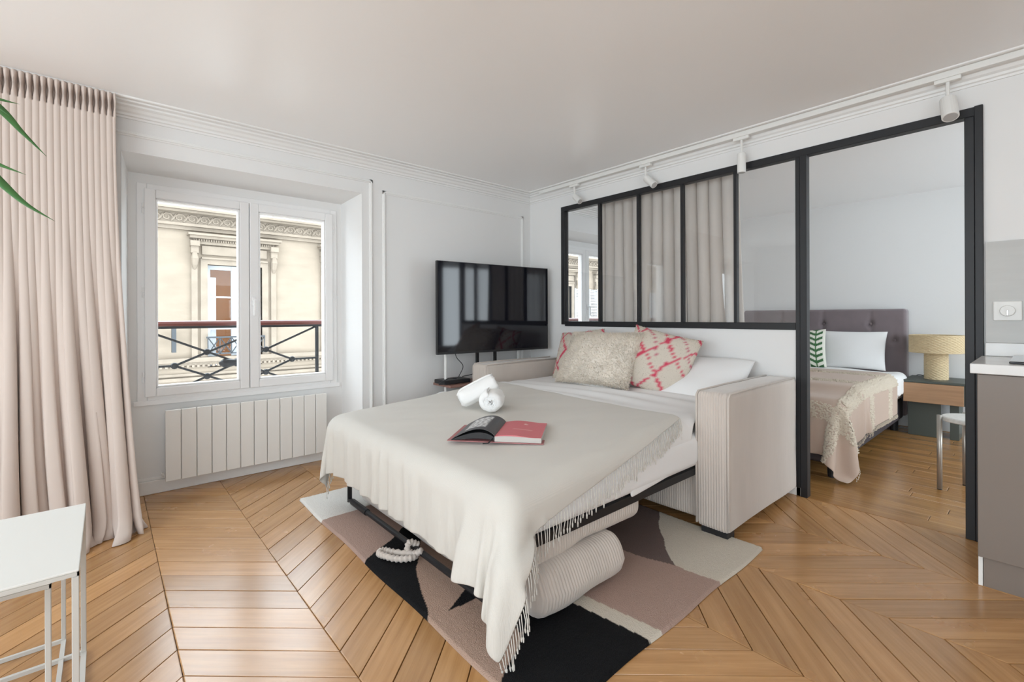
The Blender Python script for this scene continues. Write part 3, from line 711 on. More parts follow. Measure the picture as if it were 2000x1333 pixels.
Bp = quad((.71, .915), (2.16, 1.11), (2.28, 2.93), (.74, 2.99), n, m, .645); wu = np.clip(np.linspace(0, 1, n) / .3, 0, 1)[:, None]; Bp[..., 1] += .085 * wu * wu * (3 - 2 * wu) * (1 - np.linspace(0, 1, m)[None, :]) ** 3; Bp[..., 2] += .01 * vnoise(Bp.reshape(-1, 3), 16, 12).reshape(n, m)
duvb2 = ((.984, 3.2, 1.16, 2.84, .20, .530), .08, (1.0, 2.3, .092))
matb2 = ((.982, 3.1, 1.16, 2.79, .30, .526), .07); under = ((1.06, 1.9, 1.18, 2.7, .03, .33), .03); legb = ((1.06, 1.11, 1.18, 2.72, .0, .33), .01)
B = cloth(Bp, [duvb2, under, legb, ((.955, 1.3, 1.09, 1.4, -.1, .36), .06)], 330, 10, eps=.006, bend=.03, shear=.12, fric=.93)
# gathered creases where the throw turns over the foot edge
B[..., 2] += .004 * vnoise(B.reshape(-1, 3), 11, 14).reshape(n, m) + .002 * vnoise(B.reshape(-1, 3), 27, 15).reshape(n, m)
drop = np.clip((1.02 - B[..., 0]) / .05, 0, 1) * np.clip((.52 - B[..., 2]) / .12, 0, 1)
B[..., 0] += -drop * .012 * (np.sin(B[..., 1] * 47 + 2 * np.sin(B[..., 1] * 9)) + .6 * np.sin(B[..., 1] * 83 + 1)) * np.clip((B[..., 1] - 1.5) / .3, 0, 1)
wc = np.clip((.50 - B[..., 2]) / .34, 0, 1) * np.clip((1.62 - B[..., 1]) / .28, 0, 1) * np.clip((1.10 - B[..., 0]) / .08, 0, 1)
B[..., 0] -= wc * (.030 * np.sin((B[..., 1] - 1.06) * 27) + .02); B[..., 1] -= wc * .012 * np.sin((B[..., 1] - 1.0) * 31)
th = empty('throw_blanket', (1.4, 1.98, .05), 'ecru woven throw with knotted fringe draped over the foot of the sofa bed', 'blanket')
bo = mk('cloth', B.reshape(-1, 3), grid_faces(n, m), M['throw'], th, True); mods(bo, .003, 1)
def bed_z(x, y):
    d = (B[..., 0] - x) ** 2 + (B[..., 1] - y) ** 2; i = d.ravel().argsort()[:4]; return float(B.reshape(-1, 3)[i, 2].max())
def fringe(edge, inner, count, ln):
    s = np.concatenate([[0], np.cumsum(np.linalg.norm(np.diff(edge, axis=0), axis=1))]); g = G()
    for q in np.linspace(.004, s[-1] - .004, count):
        p = np.array([np.interp(q, s, edge[:, k]) for k in range(3)]); pi = np.array([np.interp(q, s, inner[:, k]) for k in range(3)])
        dr = p - pi; dr /= np.linalg.norm(dr) + 1e-9; dr = dr * .45 + np.array([random.uniform(-.1, .1), random.uniform(-.08, .08), -1]); L = ln * random.uniform(.8, 1.15)
        e = p + dr * np.array([.35, .35, 1]) * L; e[2] = max(e[2], .022); mid = (p + e) / 2 + np.array([random.uniform(-.004, .004), -.004, 0])
        g.tube([p, mid, p + (e - p) * .8, p + (e - p) * .86, e], (.0016, .0018, .0018, .0036, .0022), 5)
    return g
f = fringe(B[:, 0], B[:, 1], 96, .072).ob('fringe', M['throw'], th); f['kind'] = 'stuff'
f = fringe(B[:, -1], B[:, -2], 80, .06).ob('fringe', M['throw'], th); f['kind'] = 'stuff'

# ---- cushions
def pillow_pts(w, h, t, n=36, pinch=.09, ex=.42, seed=1, lump=.006):
    a = np.sin(np.linspace(-PI / 2, PI / 2, n)); U, V = np.meshgrid(a, a, indexing='ij')
    x = w / 2 * U * (1 - pinch * (1 - V ** 2)); y = h / 2 * V * (1 - pinch * (1 - U ** 2)); z = t / 2 * ((1 - U ** 2) * (1 - V ** 2)) ** ex
    T = np.stack([x, y, z], -1); T[..., 2] += lump * vnoise(T.reshape(-1, 3), 14, seed).reshape(n, n) * (z / t * 2)
    Bt = np.stack([x, y, -z], -1)
    return U, V, T, Bt
def frame(c, xdir, ydir):
    x = np.array(xdir, float); x /= np.linalg.norm(x); y = np.array(ydir, float); y -= x * (y @ x); y /= np.linalg.norm(y); z = np.cross(x, y)
    return np.stack([x, y, z], 1), np.array(c, float)
def pillow(name, label, w, h, t, c, xdir, ydir, m, colf=None, tuft=None, n=36, cat='cushion', group=None, seed=1, sag=0., lump=.006, pinch=.09, ex=.42):
    """front face is the +z side of the local frame; tuft=(count, length, width, material)"""
    U, V, T, Bt = pillow_pts(w, h, t, n, seed=seed, lump=lump, pinch=pinch, ex=ex); R, c = frame(c, xdir, ydir)
    allp = np.vstack([T.reshape(-1, 3), Bt.reshape(-1, 3)]); Wp = allp @ R.T + c
    if sag: Wp[:, 2] -= sag * ((allp[:, 0] / w * 2) ** 2)
    Fc = grid_faces(n, n) + [q[::-1] for q in grid_faces(n, n, n * n)]
    idx = np.arange(2 * n * n); bd = [(i, j) for i in range(n) for j in range(n) if i in (0, n - 1) or j in (0, n - 1)]
    for i, j in bd: idx[n * n + i * n + j] = i * n + j
    Fc = [tuple(idx[k] for k in f) for f in Fc]
    used = np.unique([k for f in Fc for k in f]); re = -np.ones(2 * n * n, int); re[used] = np.arange(len(used))
    Wu = Wp[used]; Fc = [tuple(re[k] for k in f) for f in Fc]
    root = empty(name, (float(Wu[:, 0].mean()), float(Wu[:, 1].mean()), float(Wu[:, 2].min())), label, cat, group)
    o = mk('cover', Wu, Fc, m, root, True)
    uv = np.vstack([np.stack([U, V], -1).reshape(-1, 2)] * 2)[used]
    if colf is not None: set_col(o, colf(uv[:, 0], uv[:, 1]))
    if tuft:
        cnt, ln, wd, tm = tuft; r = np.random.default_rng(seed); g = []; cols = []
        i = r.uniform(0, n - 1.001, cnt * 2).reshape(-1, 2); top = np.where(r.random(cnt)[:, None] < .8, 0, 1)
        a = i.astype(int); f = i - a
        def samp(A): return (A[a[:, 0], a[:, 1]] * ((1 - f[:, :1]) * (1 - f[:, 1:])) + A[a[:, 0] + 1, a[:, 1]] * (f[:, :1] * (1 - f[:, 1:])) + A[a[:, 0], a[:, 1] + 1] * ((1 - f[:, :1]) * f[:, 1:]) + A[a[:, 0] + 1, a[:, 1] + 1] * (f[:, :1] * f[:, 1:]))
        p = np.where(top == 0, samp(T), samp(Bt)); nrm = p / np.array([w * w, h * h, t * t * .35]); nrm /= np.linalg.norm(nrm, axis=1)[:, None]
        d = nrm + r.normal(0, .45, p.shape); d /= np.linalg.norm(d, axis=1)[:, None]; sd = np.cross(d, r.normal(size=p.shape)); sd /= np.linalg.norm(sd, axis=1)[:, None]
        L = ln * r.uniform(.6, 1.2, (cnt, 1)); base = p - nrm * .003
        A3 = np.stack([base - sd * wd, base + sd * wd, base + d * L * .6 + sd * wd * 1.1, base + d * L], 1).reshape(-1, 3) @ R.T + c
        if sag: A3[:, 2] -= sag * 0
        fo = mk('pile', A3, [(4 * k, 4 * k + 1, 4 * k + 2, 4 * k + 3) for k in range(cnt)], tm, o); fo['kind'] = 'stuff'
        if colf is not None:
            uvt = np.stack([U, V], -1); q = samp(uvt); cc = colf(q[:, 0], q[:, 1], True); set_col(fo, np.repeat(cc, 4, axis=0))
    return root
M['shag'] = mat('cream_shag', (.74, .68, .60), .95, .05, sheen=.2, var=(9, .08))
M['kilim'] = attr_mat('tufted_wool_pattern', rough=.95, bump=(160, .6, .004))
def kilim(u, v, tuft=False):
    r = np.random.default_rng(3); n = len(u); q = .06 * np.sin(5 * v + 1) + .05 * np.sin(7 * u)
    C = np.tile(np.array([.64, .58, .50]), (n, 1)); C *= (1 - .55 * (tuft * r.random(n) > .86))[:, None]
    a = (u + .8 * v + q + 5) % .95; b = (u - .8 * v + q * 1.3 + 5.2) % .95
    on = (a < .085) | (b < .085); C[on] = (.62, .075, .13)
    th = (np.abs(a - .48) < .022) & (v > .0); C[th] = (.52, .14, .19)
    return C
pillow('throw_cushion', 'large cream shaggy cushion leaning in front of the two pink patterned ones', .67, .44, .17, (2.825, 2.235, .80), (0, -1, .02), (.52, -.06, .85), M['shag'], tuft=(14000, .020, .0018, M['shag']), seed=4, lump=.02, pinch=.05)
pillow('patterned_cushion', 'cream tufted cushion with raspberry lattice lines, right of the shaggy cushion', .50, .45, .15, (2.93, 1.80, .80), (.12, -1, -.22), (.42, -.05, .9), M['kilim'], kilim, (9000, .009, .0016, M['kilim']), seed=6, group='raspberry lattice cushions', pinch=.05)
pillow('patterned_cushion', 'cream and raspberry lattice cushion mostly hidden behind the left of the shaggy cushion', .46, .43, .15, (2.965, 2.56, .80), (.0, -1, .10), (.40, -.12, .9), M['kilim'], kilim, (7000, .009, .0016, M['kilim']), seed=7, group='raspberry lattice cushions', pinch=.05)
pillow('bed_pillow', 'white cotton pillow lying beside the right arm of the sofa bed', .54, .44, .15, (3.0, 1.50, .70), (.06, -1, .02), (.80, .05, .55), M['linen'], seed=9, cat='pillow', lump=.012, pinch=.04, sag=.01)
pillow('bed_pillow', 'white cotton pillow tucked behind the patterned cushions on the sofa bed', .62, .50, .15, (2.965, 2.35, .70), (0, -1, 0), (.85, 0, .5), M['linen'], seed=10, cat='pillow', lump=.012, pinch=.04)

# ---- rolled towels
def towel(label, c, axis, rad, ln, squash=.9, up=(0, 0, 1)):
    x = np.array(axis, float); x /= np.linalg.norm(x); z = np.array(up, float); z -= x * (z @ x); z /= np.linalg.norm(z); y = np.cross(z, x)
    tu = np.linspace(.6, 4.2 * 2 * PI, 170); thk = rad / (4.2 * 2 * PI); rr = thk * tu
    prof = np.stack([rr * np.cos(tu), rr * np.sin(tu) * squash], 1) + .001 * np.random.default_rng(2).normal(size=(170, 2))
    s = np.linspace(-ln / 2, ln / 2, 14); V = np.zeros((14, 170, 3)); e = np.random.default_rng(5).normal(0, .0025, 170)
    for i, q in enumerate(s):
        b = 1 - .13 * (abs(q) / (ln / 2)) ** 6
        b *= 1 - .35 * max(0, -q / (ln / 2)) ** 10; V[i] = np.array(c) + x * q + x * ((e * (1 if i in (0, 13) else 0))[:, None]) + prof[:, :1] * b * y + prof[:, 1:] * b * z
    o = mk('rolled_towel', V.reshape(-1, 3), grid_faces(14, 170), M['terry'], None, True); mods(o, rad / 4.2 * .86, 0); tag(o, label, 'towel', 'rolled towels on the throw'); return o
z0 = bed_z(1.64, 2.05)
towel('white rolled towel lying flat with its spiral end facing the open book', (1.665, 2.075, z0 + .066), (.70, .72, 0), .068, .22, .88)
towel('white rolled towel leaning on top of the flat towel', (1.650, 2.195, z0 + .100), (.70, -.42, .40), .060, .23, .92)

# ---- open book
M['page'] = attr_mat('printed_page', rough=.45); M['paper'] = mat('page_block', (.52, .49, .46), .8, .1, bump=(2, .5, .001, (1, 1, 700)))
M['cover'] = mat('book_cover', (.40, .17, .17), .6, .3)
bz = bed_z(1.42, 1.66) + .004
bk = empty('open_book', (1.40, 1.68, bz), 'open hardback book with a dark illustrated left page and red right page', 'book')
ang = math.radians(-50.6); bx = np.array([math.cos(ang), math.sin(ang), 0]); by = np.array([-math.sin(ang), math.cos(ang), 0]); bo_ = np.array([1.283, 1.587, bz])
def bookmesh(name, prof_top, prof_bot, depth, m, parent, nn=24, mm=16, y0=0.):
    """sheet or block from a profile along the page width"""
    V = []
    for pr in (prof_top, prof_bot):
        for j in range(mm):
            for (a, h) in pr: V.append(bo_ + bx * a + by * (y0 + depth * j / (mm - 1)) + np.array([0, 0, h]))
    k = len(prof_top); N = k * mm; Fc = []
    for j in range(mm - 1):
        for i in range(k - 1):
            q = (j * k + i, j * k + i + 1, (j + 1) * k + i + 1, (j + 1) * k + i); Fc.append(q); Fc.append(tuple(N + t for t in q[::-1]))
    for i in range(k - 1): Fc.append((i, N + i, N + i + 1, i + 1)); b = (mm - 1) * k; Fc.append((b + i, b + i + 1, N + b + i + 1, N + b + i))
    for j in range(mm - 1): Fc.append((j * k, (j + 1) * k, N + (j + 1) * k, N + j * k)); e = k - 1; Fc.append((j * k + e, N + j * k + e, N + (j + 1) * k + e, (j + 1) * k + e))
    return mk(name, V, Fc, m, parent)
t = np.linspace(0, 1, 26); DP = .285
rt = [(.205 * s, .027 + .006 * math.sin(PI * min(1, s * 1.2)) * (1 - s)) for s in t]
bookmesh('right_page_block', [(a, h - .0015) for a, h in rt], [(a, .004) for a, h in rt], DP, M['paper'], bk)
po = bookmesh('right_page', [(a, h + .004 * math.sin(PI * min(1, a / .16))) for a, h in rt], [(a, h - .001) for a, h in rt], DP, M['page'], bk, mm=30)
V = np.array([v.co for v in po.data.vertices]); C = np.tile([.62, .19, .21], (len(V), 1)).astype(float)
L = (V + np.array(origin_of(bk)) - bo_); la, lb = L @ bx, L @ by; C[((la - .11) ** 2 + ((lb - .22) * .8) ** 2) < .006 ** 2] = (.8, .6, .58); C[(la > .06) & (la < .15) & (np.abs(lb - .12) < .003)] = (.72, .38, .38); set_col(po, C)
lt = [(-.20 * s, .026 * (1 - s) ** .5 * 1.0 + .040 * math.sin(PI * s ** .8) * (1 - .35 * s) + .002) for s in t]
lo_ = bookmesh('left_page', lt, [(a, h - .0012) for a, h in lt], DP, M['page'], bk, mm=90)
V = np.array([v.co for v in lo_.data.vertices]); L = (V + np.array(origin_of(bk)) - bo_); la, lb = L @ bx, L @ by
C = np.tile([.10, .10, .105], (len(V), 1)).astype(float)
inn = (la < -.055) & (la > -.148) & (lb > .045) & (lb < .25); rs = np.random.default_rng(11)
C[inn] = (.62, .62, .62); pat = inn & (np.sin(la * 240 + 3 * np.sin(lb * 70)) * np.sin(lb * 170) > .35); C[pat] = (.13, .13, .13); set_col(lo_, C)
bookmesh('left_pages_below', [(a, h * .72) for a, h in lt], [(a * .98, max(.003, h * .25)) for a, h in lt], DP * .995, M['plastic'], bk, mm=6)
bookmesh('cover_board', [(-.215 + .43 * s, .003 + .0) for s in t], [(-.215 + .43 * s, 0) for s in t], DP + .012, M['cover'], bk, mm=4, y0=-.006)
bp = lambda a, b, h: bo_ + bx * a + by * b + np.array([0, 0, h])
G().tube([bp(-.008, .01, .02), bp(-.012, -.008, .012), bp(-.022, -.03, .004), bp(-.045, -.035, .003)], .003, 5).ob('ribbon', M['plastic'], bk)

# ---- television on its stand
def rotbox(p0, p1, z0, z1, th):
    p0, p1 = np.array(p0), np.array(p1); d = (p1 - p0) / np.linalg.norm(p1 - p0); nrm = np.array([-d[1], d[0]])
    q = [p0, p1, p1 + nrm * th, p0 + nrm * th]; return [(a[0], a[1], z0) for a in q] + [(a[0], a[1], z1) for a in q]
tl, tr = np.array((2.005, 3.20)), np.array((3.165, 3.10)); dn = np.array([-(tr - tl)[1], (tr - tl)[0]]); dn /= np.linalg.norm(dn); dt_ = (tr - tl) / np.linalg.norm(tr - tl)
tv = empty('television', (2.58, 3.17, .815), 'large flat black television on a stand between the sofa bed and the corner', 'television')
G().hexa(rotbox(tl + dn * .004, tr + dn * .004, .815, 1.575, .03)).ob('casing', M['plastic'], tv)
G().hexa(rotbox(tl + dt_ * .006, tr - dt_ * .006, .835, 1.570, .006)).ob('screen', M['tv'], tv)
mc = (tl + tr) / 2; G().hexa(rotbox(mc - dt_ * .3 + dn * .03, mc + dt_ * .3 + dn * .03, .86, 1.2, .04)).ob('rear_housing', M['plastic'], tv)
ts = empty('television_stand', (2.45, 3.3, 0), 'slim white metal television stand partly hidden behind the sofa arm', 'stand')
G().tube([(2.135, 3.285, .02), (2.135, 3.285, .90)], .013, 10).ob('pole', M['white'], ts)
for px in (2.46, 2.66, 2.95): G().box(px - .012, px + .012, 3.27, 3.29, .02, 1.1).ob('upright', M['plastic'] if px < 2.9 else M['white'], ts)
G().bbox(2.05, 3.0, 3.16, 3.40, 0, .02, .005).ob('base_plate', M['white'], ts)
G().box(2.12, 2.97, 3.26, 3.275, 1.0, 1.05).ob('mounting_bar', M['plastic'], ts)
G().bbox(2.09, 2.55, 3.14, 3.41, .545, .565, .004).ob('shelf', mat('reddish_shelf', (.28, .16, .13), .5), ts)
rt_ = empty('router_box', (2.2, 3.3, .565), 'small black media box with cables on the stand shelf under the television', 'media box')
G().bbox(2.07, 2.33, 3.2, 3.36, .567, .60, .006).ob('case', M['plastic'], rt_)
G().tube(spline([(2.2, 3.22, .605), (2.12, 3.2, .62), (2.06, 3.2, .60), (2.03, 3.22, .575), (2.1, 3.18, .575)]), .004, 6).tube(spline([(2.27, 3.29, .61), (2.3, 3.27, .70), (2.24, 3.28, .78), (2.22, 3.29, .88)]), .0035, 6).tube(spline([(2.3, 3.28, .61), (2.42, 3.27, .63), (2.5, 3.29, .70)]), .0035, 6).ob('cables', M['plastic'], rt_)

# ---- ceiling track and spotlights
tk = G().bbox(3.152, 3.188, -.6, 3.2, ZC - .038, ZC - .006, .003).ob('light_track', M['white']); tag(tk, 'white ceiling track running above the glazed partition', 'track')
def spot(y, dirv, ln, rad, label):
    zt = ZC - .038; r = empty('spotlight', (3.17, y, zt - .2), label, 'spotlight', 'white track spotlights')
    G().bbox(3.156, 3.184, y - .05, y + .05, zt - .02, zt, .003).ob('adapter', M['white'], r)
    j = np.array([3.17, y, zt - .10]); d = np.array(dirv, float); d /= np.linalg.norm(d)
    G().tube([(3.17, y, zt - .02), (3.17, y, zt - .10)], .008, 8).tube([j, j + d * .02], .010, 8).ob('stem', M['white'], r)
    a = j + d * .006; b = a + d * ln
    ho = G().tube([a, a + d * .004, b - d * .002, b], (rad * .9, rad, rad, rad * .96), 20).ob('head', M['white'], r, False)
    G().tube([b - d * .002, b + d * .0005], (rad * .82, rad * .82), 20).ob('lens', mat('frosted_lens', (.45, .44, .43), .3, .5), ho)
spot(2.77, (-.15, -.75, -.65), .10, .026, 'white track spotlight nearest the room corner')
spot(2.04, (-.1, -.72, -.7), .11, .028, 'white tilted track spotlight above the second glass pane from the corner')
spot(1.315, (0, 0, -1), .13, .026, 'white track spotlight hanging straight down above the fourth glass pane')
spot(.315, (-.42, -.12, -.9), .12, .033, 'large white track spotlight above the bedroom doorway')

# ---- kitchen unit at the right edge
M['taupe'] = mat('taupe_lacquer', (.20, .165, .14), .32, .45, bump=(40, .04, .001)); M['marble'] = mat('white_stone_worktop', (.72, .72, .71), .22, .5, var=(5, .05)); M['splash'] = mat('grey_splashback', (.50, .50, .485), .4, .4, var=(6, .05, (1, .4, 3)))
kc = empty('kitchen_cabinet', (2.98, -.3, 0), 'taupe kitchen base cabinet at the right edge beside the doorway', 'cabinet')
G().bbox(2.705, 2.725, -.42, .183, .125, .876, .002).ob('door', M['taupe'], kc); G().bbox(2.705, 2.725, -.9, -.424, .125, .876, .002).ob('door', M['taupe'], kc)
G().box(2.727, 3.24, -.9, .17, .125, .878).ob('body', M['white'], kc); G().box(2.727, 3.24, .17, .183, .0, .878).ob('side_panel', M['white'], kc)
G().box(2.727, 2.74, -.9, .168, .0, .122).ob('plinth', M['taupe'], kc)
wt = G().bbox(2.682, 3.245, -.9, .203, .880, .920, .003).ob('worktop', M['marble']); tag(wt, 'white stone kitchen worktop above the taupe cabinet', 'worktop')
us = G().bbox(3.222, 3.247, -.9, .19, .921, .985, .003).ob('upstand', M['marble']); tag(us, 'low white stone upstand along the back of the worktop', 'upstand')
sp = G().box(3.238, 3.249, -.9, .188, .986, 1.475).ob('splashback', M['splash']); tag(sp, 'pale grey splashback panel behind the worktop', 'splashback')
hb = empty('induction_hob', (2.98, -.16, .921), 'black glass hob edge on the kitchen worktop at the right border', 'hob'); G().bbox(2.76, 3.18, -.45, .095, .921, .931, .003).ob('glass_top', M['tv'], hb)
dm = empty('dimmer_switch', (3.235, .115, 1.09), 'white square dimmer switch with round knob on the grey splashback', 'switch')
G().bbox(3.226, 3.238, .068, .163, 1.092, 1.185, .004).ob('plate', M['white'], dm)
ko = G().lathe([(.001, 0), (.026, 0), (.026, -.012), (.024, -.016), (.001, -.016)], (3.226, .115, 1.139), 28, 'x').ob('knob', M['white'], dm)
G().bbox(3.204, 3.212, .112, .118, 1.118, 1.142, .001).ob('pointer', M['metal'], ko)

# ================================================================== BEDROOM
M['velvet'] = mat('mauve_grey_velvet', (.20, .165, .175), .8, .15, sheen=.5, var=(8, .06)); M['spread'] = mat('dusty_pink_cotton', (.50, .385, .315), .92, .08, sheen=.15, bump=(200, .2, .001)); M['tuft'] = mat('cream_tufts', (.62, .54, .44), .95, .05)
M['bedbase'] = mat('dark_bed_base', (.07, .06, .065), .8, .1)
bb = empty('double_bed', (4.8, 1.68, 0), 'bedroom double bed with buttoned mauve grey velvet headboard', 'bed')
btn = [(y, z) for y in (1.18, 1.60, 2.02) for z in (1.03, .78)] + [(.99, .87), (2.36, .87)]
def hbdisp(P, N):
    d = np.zeros(len(P))
    for y, z in btn: d -= .035 * np.exp(-(((P[:, 1] - y) ** 2 + (P[:, 2] - z) ** 2) / .028 ** 2)) + .010 * np.exp(-(((P[:, 1] - y) / .02) ** 2)) * np.exp(-(((P[:, 2] - z) / .10) ** 2))
    for y in (1.18, 1.60, 2.02): d -= .004 * np.exp(-(((P[:, 1] - y) / .012) ** 2))
    return d * (N[:, 0] < -.5)
P, Fc = roundbox(5.94, 6.085, .895, 2.45, .12, 1.185, .03, (.05, .014, .014), hbdisp); hd = mk('headboard', P, Fc, M['velvet'], bb, True)
for y, z in btn: G().lathe([(.001, 0), (.012, 0), (.010, -.006), (.001, -.008)], (5.966, y, z), 10, 'x').ob('button', M['velvet'], hd)
P, Fc = roundbox(3.72, 5.94, .92, 2.43, .10, .30, .03, .1); mk('base', P, Fc, M['bedbase'], bb, True)
P, Fc = roundbox(3.70, 5.94, .905, 2.44, .30, .51, .06, .1); mk('mattress', P, Fc, M['linen'], bb, True)
for lx in (3.80, 5.8):
    for ly in (.97, 2.38): G().lathe([(.03, 0), (.034, .10)], (lx, ly, 0), 14).ob('leg', M['plastic'], bb)
# white duvet folded back at the head end
def dvd(P, N): return .022 * vnoise(P, 7, 3) + .008 * vnoise(P, 22, 4)
P, Fc = roundbox(4.0, 5.80, .865, 2.47, .42, .575, .07, .045, dvd)
P[:, 2] -= .0 + .09 * np.clip((1.0 - P[:, 1]) / .14, 0, 1) ** 2 * (P[:, 2] < .5)
d2 = mk('duvet', P, Fc, M['linen'], None, True); tag(d2, 'white duvet on the bedroom bed folded back below the pillows', 'duvet')
n, m = 84, 84
Q = quad((3.37, .60), (5.22, .56), (5.22, 2.80), (3.33, 2.80), n, m, .68); Q[..., 2] += .008 * vnoise(Q.reshape(-1, 3), 14, 3).reshape(n, m)
Bb = cloth(Q, [((3.70, 6, .90, 2.45, -.1, .5), .03), ((3.685, 6, .875, 2.46, .2, .545), .06), ((4.0, 6, .855, 2.48, .2, .602), .10)], 300, 9, eps=.006, bend=.04, shear=.15, fric=.93)
bsp = empty('bedspread', (4.3, 1.7, .05), 'dusty pink bedspread with cream tufted bands hanging off the bedroom bed', 'bedspread')
o = mk('cloth', Bb.reshape(-1, 3), grid_faces(n, m), M['spread'], bsp, True); mods(o, .004, 1)
# tufted bands: crossing strips parallel to the hems
r = np.random.default_rng(21); A = []
def tufts(i, j, cnt_l, cnt_w):
    a = np.clip(np.floor(i).astype(int), 0, n - 2); b = np.clip(np.floor(j).astype(int), 0, m - 2); f = (i - a)[:, None]; g_ = (j - b)[:, None]
    p = Bb[a, b] * (1 - f) * (1 - g_) + Bb[a + 1, b] * f * (1 - g_) + Bb[a, b + 1] * (1 - f) * g_ + Bb[a + 1, b + 1] * f * g_
    nr = np.cross(Bb[a + 1, b] - Bb[a, b], Bb[a, b + 1] - Bb[a, b]); nr /= np.linalg.norm(nr, axis=1)[:, None] + 1e-9
    return p, nr
ii = []; jj = []; du = 1.92 / (n - 1); dvv = 2.25 / (m - 1)
for s0 in (.25, .90, 1.55):
    k = 2600; ii.append(r.uniform((s0 - .0) / du, (s0 + .11) / du, k)); jj.append(r.uniform(0, m - 1.01, k))
for s0 in (.25, .96, 1.65):
    k = 2600; jj.append(r.uniform(s0 / dvv, (s0 + .11) / dvv, k)); ii.append(r.uniform(0, n - 1.01, k))
p, nr = tufts(np.concatenate(ii), np.concatenate(jj), 0, 0); k = len(p); s1 = np.cross(nr, r.normal(size=p.shape)); s1 /= np.linalg.norm(s1, axis=1)[:, None]; s2 = np.cross(nr, s1); R_ = r.uniform(.006, .010, (k, 1))
V = np.stack([p + s1 * R_ + nr * .002, p + s2 * R_ + nr * .002, p - s1 * R_ + nr * .002, p - s2 * R_ + nr * .002, p + nr * R_ * 1.5 + r.normal(0, .002, p.shape)], 1).reshape(-1, 3)
fo = mk('tufted_bands', V, [f for q in range(k) for f in ((5 * q, 5 * q + 1, 5 * q + 4), (5 * q + 1, 5 * q + 2, 5 * q + 4), (5 * q + 2, 5 * q + 3, 5 * q + 4), (5 * q + 3, 5 * q, 5 * q + 4))], M['tuft'], bsp, True); fo['kind'] = 'stuff'
f = fringe(Bb[4:, 0], Bb[4:, 1], 110, .022).ob('fringe', M['tuft'], bsp); f['kind'] = 'stuff'
pillow('bed_pillow', 'white pillow standing against the mauve grey headboard', .58, .40, .15, (5.80, 1.315, .765), (.03, -1, .0), (.30, .02, .95), M['linen'], seed=31, cat='pillow', lump=.01, pinch=.05)
M['leafy'] = attr_mat('fern_print', rough=.9)
def fern(u, v, tuft=False):
    C = np.tile([.70, .70, .62], (len(u), 1)).astype(float); vv = v * 1.0
    for c0 in (-.62, 0, .62):
        d = np.abs(u - c0); on = (d < .28) & (np.sin((vv * 9 - d * 5) * 2.4) > .1) & (d > .02); C[on] = (.05, .13, .055); C[d < .022] = (.06, .16, .06)
    return C
pillow('leaf_cushion', 'white cushion with green fern leaf print on the bedroom bed', .42, .42, .13, (5.62, 1.70, .765), (.10, -1, .08), (.36, -.05, .92), M['leafy'], fern, n=90, seed=33, pinch=.05)
M['oak'] = wood_mat('light_oak', (.46, .26, .13), (.34, .18, .085), .45, 0., (2, 30, 30))
zt = .615
tr_ = empty('wooden_tray', (4.75, 1.75, zt), 'small wooden tray on the bedroom bed beside the door post', 'tray')
o = G().bbox(4.55, 4.95, 1.44, 2.0, zt, zt + .012, .003).ob('bottom', M['oak'], tr_); set_vec(o, [v.co for v in o.data.vertices])
for q in ((4.55, 4.565, 1.44, 2.0), (4.935, 4.95, 1.44, 2.0), (4.565, 4.935, 1.44, 1.455), (4.565, 4.935, 1.985, 2.0)):
    o = G().bbox(*q, zt + .012, zt + .055, .003).ob('rim', M['oak'], tr_); set_vec(o, [v.co for v in o.data.vertices])

# ---- bedside table, lamp, stool
M['green'] = mat('grey_green_lacquer', (.075, .085, .075), .45, .4)
ns = empty('bedside_table', (5.83, .665, 0), 'dark grey green bedside table with an oak drawer front', 'bedside table')
G().bbox(5.605, 6.075, .45, .872, .50, .522, .002).bbox(5.625, 6.075, .45, .47, .32, .50, .002).bbox(5.625, 6.075, .852, .872, .32, .50, .002).bbox(5.625, 6.075, .47, .852, .318, .335, .002).ob('case', M['green'], ns)
o = G().bbox(5.60, 5.622, .462, .868, .322, .498, .002).ob('drawer_front', M['oak'], ns); set_vec(o, [(v.co.y, v.co.z, v.co.x) for v in o.data.vertices])
G().bbox(5.70, 5.72, .62, .85, 0, .318, .002).ob('support_panel', M['green'], ns); G().bbox(5.72, 6.0, .50, .52, 0, .318, .002).bbox(5.70, 5.72, .50, .56, 0, .318, .002).ob('support_panel', M['green'], ns)
M['raffia'] = mat('woven_raffia', (.62, .50, .32), .8, .15, bump=(60, .4, .003, (1, 1, 3)))
def woven(c, rad, z0, z1, nst, row, flare=0.):
    nr = int((z1 - z0) / row) * 3; na = nst * 4; V = np.zeros((nr + 1, na, 3))
    for i in range(nr + 1):
        z = z0 + (z1 - z0) * i / nr; a = np.linspace(0, 2 * PI, na, endpoint=False); rw = i // 3
        sub = math.sin(PI * ((i % 3) + .5) / 3); rr = rad + .006 * np.sin(a * nst / 2 + PI * rw) * sub + .002 * sub
        V[i, :, 0] = c[0] + rr * np.cos(a); V[i, :, 1] = c[1] + rr * np.sin(a); V[i, :, 2] = z
    Fc = [(i * na + j, i * na + (j + 1) % na, (i + 1) * na + (j + 1) % na, (i + 1) * na + j) for i in range(nr) for j in range(na)]
    return V.reshape(-1, 3), Fc
lp = empty('table_lamp', (5.83, .665, .522), 'woven raffia table lamp with drum shade on the bedside table', 'lamp')
V, Fc = woven((5.83, .665), .082, .523, .775, 26, .011); mk('base', V, Fc, M['raffia'], lp, True)
V, Fc = woven((5.83, .665), .188, .772, .932, 56, .011); so = mk('shade', V, Fc, M['raffia'], lp, True); mods(so, .004)
g = G()
for zz in (.774, .930): t = np.linspace(0, 2 * PI, 49); g.tube(np.stack([5.83 + .19 * np.cos(t), .665 + .19 * np.sin(t), np.full(49, zz)], 1), .005, 6, False)
